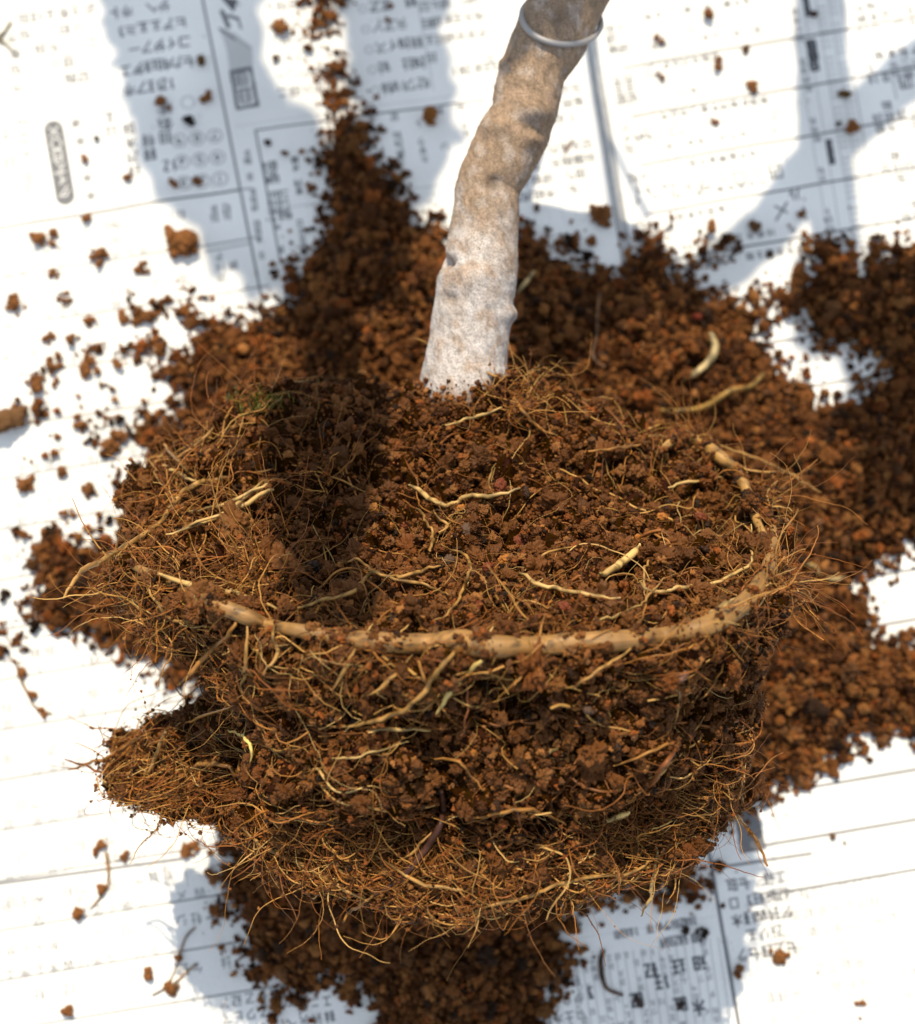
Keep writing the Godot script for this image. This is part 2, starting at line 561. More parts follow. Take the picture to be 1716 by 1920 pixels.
	for r in 6:
		block(1215 + r * 15, 30 + r * 94, 12, 1, 20, 20, 14, 1.7, 0.62, 0.8, 0.8)
		block(1225 + r * 15, 86 + r * 94, 11, 1, 21, 20, 13, 1.6, 0.5, 0.8, 0.7)
		block(1142 + r * 15, 52 + r * 94, 2, 3, 22, 23, 19, 1.9, 0.62, 0.8)
		block(1610 + r * 15, 60 + r * 94 - 45, 5, 3, 24, 24, 18, 1.8, 0.6, 0.6, 0.75)
	rule(1668, 128, 1712, 121, 2.0, 0.6)
	rule(1668, 128, 1680, 186, 2.0, 0.6)
	say("四", 1696, 156, 0, 0, 28, 2.2, 0.6)
	for k in 6: rule(930 + k * 26, 200 - k * 4, 980 + k * 26, 420, 1.0, 0.2)
	block(920, 110, 8, 11, 22, 30, 19, 1.9, 0.62, 0.6, 0.8)
	# the lower right corner
	rule(1322, 1560, 1392, 1960, 6.0, 0.72)
	rule(1340, 1627, 1520, 1600, 5.0, 0.66)
	fill_quad([Vector2(1374, 1520), Vector2(1420, 1513), Vector2(1436, 1592), Vector2(1388, 1600)], 0.7)
	for r in 5: block(1372 + r * 5, 1660 + r * 33, 5, 1, 22, 30, 20, 1.9, 0.62, 0.5)
	for k in 19: rule(1070 + k * 16 + 4, 1798 - k * 2.4, 1092 + k * 16 + 4, 1950 - k * 2.4, 1.4, 0.42)
	for k in 16: block(1078 + k * 16, 1806 - k * 2.4, 1, 10, 15, 14, 10, 1.2, 0.36, 0.7, 0.6)
	block(1155, 1752, 11, 1, 15, 14, 14, 1.8, 0.6, 0.85)
	block(1245, 1768, 5, 1, 17, 14, 16, 2.0, 0.62, 0.85)
	for p in [[1220, 1820], [1272, 1813], [1312, 1806], [1240, 1842], [1100, 1862], [1194, 1876], [1276, 1884], [1310, 1888]]: any_char(tex(p[0], p[1]), 18.0, 2.6, 0.7, 1.0)
	block(940, 1800, 7, 6, 20, 28, 17, 1.5, 0.5, 0.6)
	# the lower left corner
	rule(-30, 1660, 340, 1610, 6.0, 0.6)
	rule(155, 1575, 166, 1700, 1.6, 0.3)
	rule(300, 1560, 312, 1660, 1.6, 0.36)
	rule(338, 1550, 352, 1660, 1.6, 0.36)
	for k in 5: rule(230, 1580 + k * 11, 335, 1565 + k * 11, 1.2, 0.26)
	for k in 4: rule(-20, 1606 + k * 13, 150, 1583 + k * 13, 1.2, 0.2)
	for r in 5: block(20, 1690 + r * 46, 16, 1, 25, 30, 18, 1.6, 0.42, 0.5, 0.5)
	block(420, 1880, 9, 3, 22, 26, 17, 1.6, 0.55, 0.6)
	block(1400, 1660, 14, 9, 24, 32, 18, 1.4, 0.3, 0.5, 0.6)
	for r in 14: block(12, 482 + r * 94, 17, 2, 26, 30, 18, 1.5, 0.34, 0.5, 0.5)
	# ink to paper
	var grain := noise_image(512, 0.2, 3, 77)
	var wash := noise_image(512, 0.012, 3, 78)
	var g1 := grain.get_data()
	var g2 := wash.get_data()
	var bytes := PackedByteArray()
	bytes.resize(TS * TS * 3)
	for y in TS:
		for x in TS:
			var g := (g1[(y & 511) * 512 + (x & 511)] - 128) * 0.05 + (g2[((y >> 2) & 511) * 512 + ((x >> 2) & 511)] - 128) * 0.11
			var k := ink[y * TS + x]
			var n := (y * TS + x) * 3
			bytes[n] = int(clampf(lerpf(216.0 + g, 62.0, k), 0, 255))
			bytes[n + 1] = int(clampf(lerpf(215.0 + g, 62.0, k), 0, 255))
			bytes[n + 2] = int(clampf(lerpf(211.0 + g, 66.0, k), 0, 255))
	return ImageTexture.create_from_image(Image.create_from_data(TS, TS, false, Image.FORMAT_RGB8, bytes))

func paper_h(x: float, z: float) -> float:
	return 0.0016 * nz.get_noise_2d(x * 260.0, z * 260.0) + 0.0012 * nz.get_noise_2d(x * 900.0 + 70.0, z * 240.0)

func sheet(size: float, n: int, lift: float, mat: Material, rep: float) -> Dictionary:
	var a := buf()
	var v := PackedVector3Array()
	var u := PackedVector2Array()
	var ix := PackedInt32Array()
	for j in n + 1:
		for i in n + 1:
			var x := (float(i) / n - 0.5) * size
			var z := (float(j) / n - 0.5) * size
			var w := pc + prow * x + pcol * z
			v.append(Vector3(x, lift + paper_h(w.x, w.z), z))
			u.append(Vector2(float(i) / n, float(j) / n) * rep)
	for j in n:
		for i in n:
			var p := j * (n + 1) + i
			ix.append_array([p, p + 1, p + n + 1, p + 1, p + n + 2, p + n + 1])
	a.v = v
	a.u = u
	a.i = ix
	smooth(a)
	return a

func build_paper() -> void:
	var th := deg_to_rad(9.5)
	prow = Vector3(cos(th), 0, -sin(th))
	pcol = Vector3(sin(th), 0, cos(th))
	pc = gp(858, 930)
	var m := std(Color.WHITE, 0.95)
	m.albedo_color = Color.WHITE
	m.albedo_texture = print_page()
	M.paper = m
	var floor_slab := MeshInstance3D.new()
	var bm := BoxMesh.new()
	bm.size = Vector3(8, 0.1, 8)
	bm.material = M.stone
	floor_slab.mesh = bm
	floor_slab.position = Vector3(0, -0.061, 0)
	tag(put(floor_slab, "ground"), "pale stone ground under the spread newspaper", "", "", "structure")
	var o := show_mesh(sheet(PL, 140, 0.0, m, 1.0), m, "newspaper")
	o.position = pc
	o.rotation.y = th
	tag(o, "open newspaper sheet of Japanese programme listings, upside down, under all the soil", "newspaper")

# ---------- the heap of soil on the paper ----------
const CELL := 6.0
const GX := 330
const GY := 380
const OX := -130.0
const OY := -160.0
var heap_d := PackedFloat32Array()     # pixels inside (+) or outside (-) the outline

func heap_polys() -> Array:
	return [
		[562, -60, 640, -60, 632, 20, 645, 60, 610, 75, 640, 110, 655, 160, 662, 205, 702, 225, 700, 262, 715, 300, 750, 330, 772, 368, 778, 410, 812, 402, 845, 430, 900, 430, 985, 402, 1005, 445, 1030, 440, 1045, 470, 1065, 432, 1085, 440, 1090, 480, 1135, 505, 1170, 500, 1185, 450, 1200, 425, 1242, 420, 1252, 470, 1275, 495, 1300, 470, 1370, 455, 1365, 480, 1310, 500, 1320, 540, 1380, 560, 1420, 540, 1460, 560, 1450, 590, 1435, 635, 1480, 690, 1530, 715, 1550, 745, 1590, 745, 1620, 700, 1660, 690, 1800, 660, 1800, 1030, 1716, 1030, 1650, 1080, 1625, 1105, 1640, 1150, 1660, 1190, 1720, 1200, 1800, 1200, 1800, 1390, 1716, 1390, 1640, 1395, 1590, 1420, 1540, 1455, 1490, 1475, 1455, 1500, 1400, 1520, 1330, 1560, 1200, 1610, 900, 1610, 600, 1560, 480, 1470, 430, 1380, 400, 1310, 330, 1300, 270, 1250, 190, 1225, 130, 1190, 70, 1170, 45, 1120, 60, 1070, 55, 1030, 95, 1000, 200, 1010, 240, 960, 245, 900, 300, 860, 255, 800, 320, 760, 330, 720, 285, 690, 230, 650, 250, 640, 300, 650, 345, 660, 350, 620, 335, 570, 350, 540, 385, 555, 370, 590, 420, 590, 440, 575, 470, 590, 500, 570, 545, 560, 520, 510, 555, 480, 590, 440, 590, 400, 605, 360, 590, 330, 595, 280, 600, 240, 615, 215, 598, 180, 600, 130, 612, 95, 575, 60],
		[1430, 545, 1500, 525, 1500, 445, 1525, 430, 1590, 440, 1600, 490, 1640, 480, 1660, 460, 1800, 440, 1800, 700, 1690, 715, 1640, 690, 1600, 672, 1545, 668, 1510, 630, 1490, 600, 1440, 600],
		[-80, 1180, 0, 1180, 40, 1195, 60, 1215, 20, 1235, -80, 1240],
		[405, 1560, 420, 1640, 405, 1660, 410, 1720, 450, 1735, 440, 1770, 455, 1820, 500, 1850, 530, 1885, 590, 1880, 610, 1840, 650, 1880, 705, 1885, 712, 2000, 1010, 2000, 1040, 1920, 1035, 1880, 1070, 1850, 1075, 1790, 1050, 1750, 1090, 1700, 1160, 1700, 1200, 1680, 1290, 1690, 1330, 1650, 1290, 1600, 1200, 1560, 900, 1520, 600, 1500],
		[1195, 1670, 1260, 1640, 1335, 1660, 1340, 1675, 1250, 1700]]

func build_mask() -> void:
	var inside := PackedByteArray()
	inside.resize(GX * GY)
	for poly: Array in heap_polys():
		var pts := PackedVector2Array()
		for k in range(0, poly.size(), 2): pts.append(Vector2(poly[k], poly[k + 1]))
		for j in GY:
			for i in GX:
				if inside[j * GX + i]: continue
				var p := Vector2(OX + i * CELL, OY + j * CELL)
				p += Vector2(nz.get_noise_2d(p.x * 2.4, p.y * 2.4), nz.get_noise_2d(p.x * 2.4 + 500.0, p.y * 2.4)) * 26.0
				if Geometry2D.is_point_in_polygon(p, pts): inside[j * GX + i] = 1
	heap_d.resize(GX * GY)
	for k in GX * GY: heap_d[k] = 1e4
	var out := PackedFloat32Array()
	out.resize(GX * GY)
	for k in GX * GY:
		out[k] = 0.0 if inside[k] else 1e4
		heap_d[k] = 1e4 if inside[k] else 0.0
	for field in [heap_d, out]:
		for turn in 2:
			for jj in GY:
				for i2 in GX:
					var j := jj if turn == 0 else GY - 1 - jj
					var i := i2 if turn == 0 else GX - 1 - i2
					var s := -1 if turn == 0 else 1
					var b: float = field[j * GX + i]
					if i + s >= 0 and i + s < GX:
						b = minf(b, field[j * GX + i + s] + CELL)
						if j + s >= 0 and j + s < GY: b = minf(b, field[(j + s) * GX + i + s] + CELL * 1.41)
					if j + s >= 0 and j + s < GY:
						b = minf(b, field[(j + s) * GX + i] + CELL)
						if i - s >= 0 and i - s < GX: b = minf(b, field[(j + s) * GX + i - s] + CELL * 1.41)
					field[j * GX + i] = b
	for k in GX * GY: heap_d[k] = minf(heap_d[k], 400.0) - minf(out[k], 400.0)

func mask(px: float, py: float) -> float:
	var x := clampf((px - OX) / CELL, 0, GX - 1.001)
	var y := clampf((py - OY) / CELL, 0, GY - 1.001)
	var i := int(x)
	var j := int(y)
	var f := x - i
	var g := y - j
	var k := j * GX + i
	return lerpf(lerpf(heap_d[k], heap_d[k + 1], f), lerpf(heap_d[k + GX], heap_d[k + GX + 1], f), g)

func heap_h(w: Vector3) -> float:
	var p := proj(Vector3(w.x, 0, w.z))
	var d := mask(p.x, p.y)
	if d <= 0.0: return 0.0
	var lump := 0.5 + 0.5 * nz.get_noise_2d(w.x * 2600.0, w.z * 2600.0)
	var lump2 := nz.get_noise_2d(w.x * 7000.0, w.z * 7000.0)
	return maxf(0.0, minf(d * 0.000105, 0.0155) * (0.55 + 0.9 * lump) + 0.0019 * lump2 * minf(1.0, d / 30.0) - 0.0012)

func build_heap() -> void:
	build_mask()
	var root := Node3D.new()
	put(root, "loose_soil")
	tag(root, "dark reddish brown crumbly soil spilled in a heap over the newspaper", "soil", "", "stuff")
	# the bed under the grains
	var a := buf()
	var v := PackedVector3Array()
	var c := PackedColorArray()
	var ix := PackedInt32Array()
	var nx := 300
	var ny := 330
	var lo := gp(-110, -140)
	var hi := gp(1826, 2040)
	var ids := PackedInt32Array()
	ids.resize((nx + 1) * (ny + 1))
	for j in ny + 1:
		for i in nx + 1:
			var w := Vector3(lerpf(lo.x, hi.x, float(i) / nx), 0, lerpf(lo.z, hi.z, float(j) / ny))
			var h := heap_h(w)
			ids[j * (nx + 1) + i] = v.size() if h > 0.0008 else -1
			if h > 0.0008:
				v.append(w + Vector3.UP * (h + paper_h(w.x, w.z) - 0.0004))
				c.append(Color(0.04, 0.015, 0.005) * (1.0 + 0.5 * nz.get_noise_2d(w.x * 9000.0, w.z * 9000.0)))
	for j in ny:
		for i in nx:
			var p := ids[j * (nx + 1) + i]
			var q := ids[j * (nx + 1) + i + 1]
			var r := ids[(j + 1) * (nx + 1) + i]
			var s := ids[(j + 1) * (nx + 1) + i + 1]
			if p >= 0 and q >= 0 and r >= 0: ix.append_array([p, q, r])
			if q >= 0 and s >= 0 and r >= 0: ix.append_array([q, s, r])
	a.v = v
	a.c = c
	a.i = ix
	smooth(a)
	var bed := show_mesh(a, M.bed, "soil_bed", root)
	bed.set_meta("kind", "stuff")
	# grains
	var kinds := []
	for k in 4: kinds.append({"m": mesh_of(crumb(4, 16 + k, 0.52, 0.24, Vector3(rf(0.6, 1.3), rf(0.6, 1.3), rf(0.6, 1.3)), 0.2, 0.42), M.dry), "x": [], "c": []})
	for k in 9: kinds.append({"m": mesh_of(crumb(3 if k < 6 else 2, 5 + k % 4, 0.5, 0.3, Vector3(rf(0.7, 1.3), rf(0.7, 1.3), rf(0.7, 1.3))), M.dry), "x": [], "c": []})
	var want := [[420, 0.0032, 0.0052], [5200, 0.0018, 0.0034], [20000, 0.0009, 0.0020], [34000, 0.0003, 0.0009]]
	for wn in want:
		var made := 0
		var tries := 0
		while made < wn[0] and tries < 400000:
			tries += 1
			var px := rf(-90, 1806)
			var py := rf(-110, 2010)
			var d := mask(px, py)
			var size := rf(wn[1], wn[2])
			# clumps gather at the border, gaps open in it
			var clump := nz.get_noise_2d(px * 6.0 + 900.0, py * 6.0)
			if d < 0.0 and rng.randf() > 0.5 * exp(d / 9.0) * (1.0 if clump > -0.05 else 0.2): continue
			if d >= 0.0 and d < 26.0 and clump < -0.16: continue
			var w := gp(px, py)
			var h := heap_h(w)
			var b := rot().scaled(Vector3(rf(0.8, 1.2), rf(0.8, 1.2), rf(0.8, 1.2)) * size)
			var kd = kinds[rng.randi() % 4 if size > 0.0034 or rng.randf() < 0.25 else 4 + rng.randi() % (9 if size < 0.0026 else 6)]
			kd.x.append(Transform3D(b, Vector3(w.x, paper_h(w.x, w.z) + h + size * (rf(0.1, 0.8) if h > 0.003 else 0.55), w.z)))
			kd.c.append(soil_tone(0.85 if size > 0.0034 else 1.0))
			made += 1
	for k in 64:      # loose clusters left of the heap
		var cx := rf(10, 330)
		var cy := rf(560, 1010)
		if mask(cx, cy) > 10.0 or rng.randf() > 0.35 + cx / 420.0: continue
		for j in rng.randi_range(3, 14):
			var w := gp(cx + rng.randfn() * 9.0, cy + rng.randfn() * 9.0)
			var size := lerpf(0.0004, 0.0026, pow(rng.randf(), 1.6))
			var kd = kinds[rng.randi() % 13]
			kd.x.append(Transform3D(rot().scaled(Vector3.ONE * size), Vector3(w.x, paper_h(w.x, w.z) + size * 0.6, w.z)))
			kd.c.append(soil_tone(1.0))
	for k in 700:      # dust and specks over the open paper
		var px := rf(-90, 1806)
		var py := rf(-110, 2010)
		var w := gp(px, py)
		var size := rf(0.0002, 0.0007) * (1.0 if rng.randf() < 0.9 else 1.8)
		if rng.randf() < exp(mask(px, py) / 170.0) * 0.75 + 0.12:
			kinds[12].x.append(Transform3D(rot().scaled(Vector3.ONE * size), Vector3(w.x, paper_h(w.x, w.z) + size * 0.4, w.z)))
			kinds[12].c.append(soil_tone(0.8))
	for kd in kinds: scatter(root, "soil_grains", kd.m, kd.x, kd.c)

# ---------- the root ball ----------
var bO := Vector3.ZERO
var bA := Vector3.ZERO
var bE1 := Vector3.RIGHT
var bE2 := Vector3.ZERO
const NP := 336
var rows_n := 0
var gridp := PackedVector3Array()
var gridn := PackedVector3Array()
var gcol := PackedColorArray()
var depth := PackedFloat32Array()

# outline drawn in pixels, laid on the plane z of the ball -> radius by angle
func ring_table(pts: Array, z: float) -> PackedFloat32Array:
	var raw := []
	for k in range(0, pts.size(), 2):
		var o := bO + bA * z
		var r := at(pts[k], pts[k + 1], 1.0) - cam_at
		var p := cam_at + r * ((o - cam_at).dot(bA) / r.dot(bA)) - o
		raw.append(Vector2(fposmod(atan2(p.dot(bE2), p.dot(bE1)), TAU), p.length()))
	raw.sort_custom(func(q, w): return q.x < w.x)
	var out := PackedFloat32Array()
	out.resize(NP)
	var n := raw.size()
	for k in NP:
		var ph := TAU * k / NP
		var j := 0
		while j < n and raw[j].x <= ph: j += 1
		var lo: Vector2 = raw[(j - 1 + n) % n]
		var hi: Vector2 = raw[j % n]
		var span := fposmod(hi.x - lo.x, TAU)
		var t := fposmod(ph - lo.x, TAU) / maxf(span, 1e-4)
		out[k] = lerpf(lo.y, hi.y, smoothstep(0.0, 1.0, t))
	return out

func mound(x: float, y: float) -> float:
	var z := 0.030 * exp(-(pow(x - 0.008, 2.0) / 0.0016 + pow(y + 0.062, 2.0) / 0.0013))
	z += 0.026 * exp(-(pow(x + 0.058, 2.0) / 0.0011 + pow(y + 0.062, 2.0) / 0.0012))
	z += 0.010 * exp(-(pow(x - 0.062, 2.0) / 0.0010 + pow(y + 0.055, 2.0) / 0.0010))
	z -= 0.008 * exp(-(pow(x - 0.075, 2.0) / 0.0004 + pow(y + 0.02, 2.0) / 0.0005))
	z -= 0.006 * exp(-(pow(x + 0.035, 2.0) / 0.0005 + pow(y - 0.02, 2.0) / 0.0008))
	return z

func build_core(tree: Node3D) -> Node3D:
	bA = Vector3(0, sin(EL), -cos(EL))
	bE2 = Vector3(0, cos(EL), sin(EL))
	bO = at(862, 1000, 0.44)
	var top := ring_table([1470, 1040, 1445, 1110, 1320, 1180, 1160, 1208, 870, 1218, 640, 1195, 520, 1172, 400, 1132, 280, 1085, 225, 1010, 285, 870, 420, 800, 640, 800, 860, 800, 1090, 800, 1275, 818, 1390, 885, 1450, 960], 0.0)
	var mid := ring_table([1415, 1290, 1360, 1390, 1240, 1440, 1050, 1470, 860, 1480, 680, 1465, 520, 1430, 450, 1370, 425, 1290, 470, 1180, 650, 1110, 860, 1090, 1080, 1110, 1300, 1180], -HB * 0.5)
	var bot := ring_table([1400, 1470, 1350, 1545, 1290, 1595, 1150, 1650, 1000, 1688, 850, 1712, 640, 1664, 500, 1606, 400, 1530, 300, 1520, 190, 1460, 215, 1400, 420, 1370, 650, 1330, 860, 1310, 1080, 1330, 1300, 1390], -HB)
	var n_top := 56
	var n_side := 52
	var n_bot := 36
	rows_n = n_top + n_side + n_bot
	gridp.resize(NP * rows_n)
	gcol.resize(NP * rows_n)
	for j in rows_n:
		for i in NP:
			var ph := TAU * i / NP
			var r := 0.0
			var z := 0.0
			if j < n_top:
				var f := float(j) / n_top
				r = top[i] * maxf(f, 0.004)
				z = mound(r * cos(ph), r * sin(ph)) - 0.004 * f * f
			elif j < n_top + n_side:
				var t := float(j - n_top) / n_side
				r = lerpf(top[i], mid[i], smoothstep(0.0, 0.5, t)) if t < 0.5 else lerpf(mid[i], bot[i], smoothstep(0.5, 1.0, t))
				var wob := nz.get_noise_2d(cos(ph) * 95.0, sin(ph) * 95.0)
				var wob2 := nz.get_noise_2d(cos(ph) * 140.0 + 400.0, sin(ph) * 140.0)
				var front := 0.35 + 0.65 * smoothstep(-0.5, 0.3, sin(ph))
				r -= (0.0045 + 0.010 * wob) * exp(-pow((t - 0.24 - 0.16 * wob2) / 0.12, 2.0)) * front
				r -= (0.0095 + 0.016 * wob2) * exp(-pow((t - 0.70 + 0.14 * wob) / 0.15, 2.0)) * front
				z = -HB * t - 0.004 + mound(top[i] * cos(ph), top[i] * sin(ph)) * (1.0 - t)
			else:
				var f := 1.0 - float(j - n_top - n_side + 1) / n_bot
				r = bot[i] * maxf(f, 0.004)
				z = -HB - 0.006 * (1.0 - f)
			var p := bO + bE1 * (r * cos(ph)) + bE2 * (r * sin(ph)) + bA * z
			gridp[j * NP + i] = p
	# relief along the normal: broad hollows, crumbs, grit
	var a := buf()
	a.v = gridp
	var ix := PackedInt32Array()
	for j in rows_n - 1:
		for i in NP:
			var p := j * NP + i
			var q := j * NP + (i + 1) % NP
			ix.append_array([p, q, p + NP, q, q + NP, p + NP])
	a.i = ix
	smooth(a)
	var nn: PackedVector3Array = a.n
	if (nn[10 * NP].dot(bA)) < 0.0:
		for k in range(0, ix.size(), 3):
			var t := ix[k + 1]
			ix[k + 1] = ix[k + 2]
			ix[k + 2] = t
		a.i = ix
		smooth(a)
		nn = a.n
	for k in gridp.size():
		var p := gridp[k] * 1000.0
		var h := 0.0085 * nz.get_noise_3d(p.x * 3.0, p.y * 3.0, p.z * 3.0) + 0.0074 * nz.get_noise_3d(p.x * 8.0, p.y * 8.0, p.z * 8.0) + 0.0022 * nz.get_noise_3d(p.x * 22.0, p.y * 22.0, p.z * 22.0)
		gridp[k] += nn[k] * (h - 0.0012)
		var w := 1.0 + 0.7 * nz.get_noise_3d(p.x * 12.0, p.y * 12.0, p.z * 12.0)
		gcol[k] = Color(0.024, 0.0095, 0.0036) * w  # moist inner soil, darkened further so gaps between crumbs read as deep shade
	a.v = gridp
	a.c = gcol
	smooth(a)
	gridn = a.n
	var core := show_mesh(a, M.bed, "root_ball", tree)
	# what the camera meets first, cell by cell
	depth.resize(300 * 330)
	for k in depth.size(): depth[k] = 9.0
	for k in gridp.size():
		var q := proj(gridp[k])
		var i := int(q.x / 6.0)
		var j := int(q.y / 6.0)
		for dj in [-1, 0, 1]:
			for di in [-1, 0, 1]:
				var u: int = i + di
				var v2: int = j + dj
				if u >= 0 and u < 300 and v2 >= 0 and v2 < 330: depth[v2 * 300 + u] = minf(depth[v2 * 300 + u], q.z)
	return core

func see(px: float, py: float) -> float:
	var i := clampi(int(px / 6.0), 0, 299)
	var j := clampi(int(py / 6.0), 0, 329)
	return depth[j * 300 + i]

func surf(ph: float, s: float, normal := false) -> Vector3:
	var x := fposmod(ph / TAU, 1.0) * NP
	var y := clampf(s, 0.0, rows_n - 1.001)
	var i := int(x) % NP
	var i2 := (i + 1) % NP
	var j := int(y)
	var f := x - floorf(x)
	var g := y - j
	if normal:
		return gridn[(j if g < 0.5 else j + 1) * NP + (i if f < 0.5 else i2)]
	return gridp[j * NP + i].lerp(gridp[j * NP + i2], f).lerp(gridp[(j + 1) * NP + i].lerp(gridp[(j + 1) * NP + i2], f), g)

func radius_at(s: float) -> float:
	if s < 56.0: return maxf(0.004, 0.098 * s / 56.0)
	if s < 108.0: return 0.085
	return maxf(0.004, 0.075 * (144.0 - s) / 36.0)

# a random place, even by area
func anywhere(lo := 0.0, hi := 143.0) -> Vector2:
	while true:
		var s := rf(lo, hi)
		if rng.randf() < radius_at(s) / 0.1: return Vector2(rf(0, TAU), s)
	return Vector2.ZERO

# a root that creeps over the surface and may lift off at its end
func creep(p: Vector2, dir: float, n: int, step: float, wander: float, off: float, lift: float) -> PackedVector3Array:
	var out := PackedVector3Array()
	var a := dir
	var turn := 0.0
	var free := Vector3.ZERO
	var o := off
	for k in n:
		var pos := surf(p.x, p.y)
		var nrm := surf(p.x, p.y, true)
		var t := float(k) / n
		o = lerpf(o, off * rf(0.2, 2.0), 0.3)
		if lift > 0.0 and t > 0.45: free += nrm * lift * step * (t - 0.35) + Vector3(rf(-1, 1), rf(-1, 1), rf(-1, 1)) * step * 0.35
		out.append(pos + nrm * o + free)
		turn = lerpf(turn, rf(-1, 1) * wander, 0.5)
		a += turn
		p.x += cos(a) * step / radius_at(p.y)
		p.y += sin(a) * step / 0.0017
		p.y = clampf(p.y, 1.0, 142.0)
	for turn_k in 2:
		for k in range(1, n - 1): out[k] = out[k] * 0.5 + (out[k - 1] + out[k + 1]) * 0.25
	return out

func root_tone() -> Color:
	var k := rng.randf()
	if k < 0.24: return Color(0.40, 0.215, 0.058) * rf(0.75, 1.15)
	if k < 0.52: return Color(0.28, 0.118, 0.026) * rf(0.7, 1.2)
	if k < 0.93: return Color(0.175, 0.062, 0.014) * rf(0.7, 1.25)
	return Color(0.44, 0.28, 0.10)

func taper(n: int, r0: float, r1: float) -> PackedFloat32Array:
	var o := PackedFloat32Array()
	for k in n: o.append(lerpf(r0, r1, pow(float(k) / maxf(1.0, n - 1), 1.3)))
	return o

func ball_grains(core: Node3D) -> void:
	var big := []
	for k in 8: big.append({"m": mesh_of(crumb(4, 14 + k % 6, 0.5, 0.20, Vector3(rf(0.75, 1.25), rf(0.75, 1.25), rf(0.75, 1.25)), 0.22, 0.46), M.wet), "x": [], "c": []})
	var small := []
	for k in 6: small.append({"m": mesh_of(crumb(3, 7 + k % 4, 0.46, 0.22, Vector3.ONE, 0.25, 0.5), M.wet), "x": [], "c": []})
	var dust := []
	for k in 3: dust.append({"m": mesh_of(crumb(1, 3, 0.35, 0.2), M.wet), "x": [], "c": []})
	for spec in [[260, big, 0.0038, 0.0066, 0.0], [3600, big, 0.0016, 0.0038, 0.0], [30000, small, 0.0007, 0.0019, 0.3], [150000, dust, 0.00022, 0.0006, 0.5]]:
		for k in spec[0]:
			var p := anywhere()
			var pos := surf(p.x, p.y)
			var nrm := surf(p.x, p.y, true)
			var q := pos * 1000.0
			var crowd := nz.get_noise_3d(q.x * 7.0 + 300.0, q.y * 7.0, q.z * 7.0)
			if crowd < (-0.24 if p.y > 52.0 else -0.30) and rng.randf() < 0.85: continue
			var size := lerpf(spec[2], spec[3], pow(rng.randf(), 1.5))
			var kd = spec[1][rng.randi() % spec[1].size()]
			kd.x.append(Transform3D(rot().scaled(Vector3(rf(0.8, 1.25), rf(0.8, 1.25), rf(0.8, 1.25)) * size), pos + nrm * (size * rf(-0.1, 0.75) + spec[4] * 0.0022 * rng.randf() * maxf(0.0, crowd + 0.4))))
			kd.c.append(soil_tone(0.85).lerp(Color(0.10, 0.037, 0.010), 0.6) if size > 0.0022 else soil_tone(1.02))
	for l in [big, small, dust]:
		for kd in l: scatter(core, "soil_grains", kd.m, kd.x, kd.c)

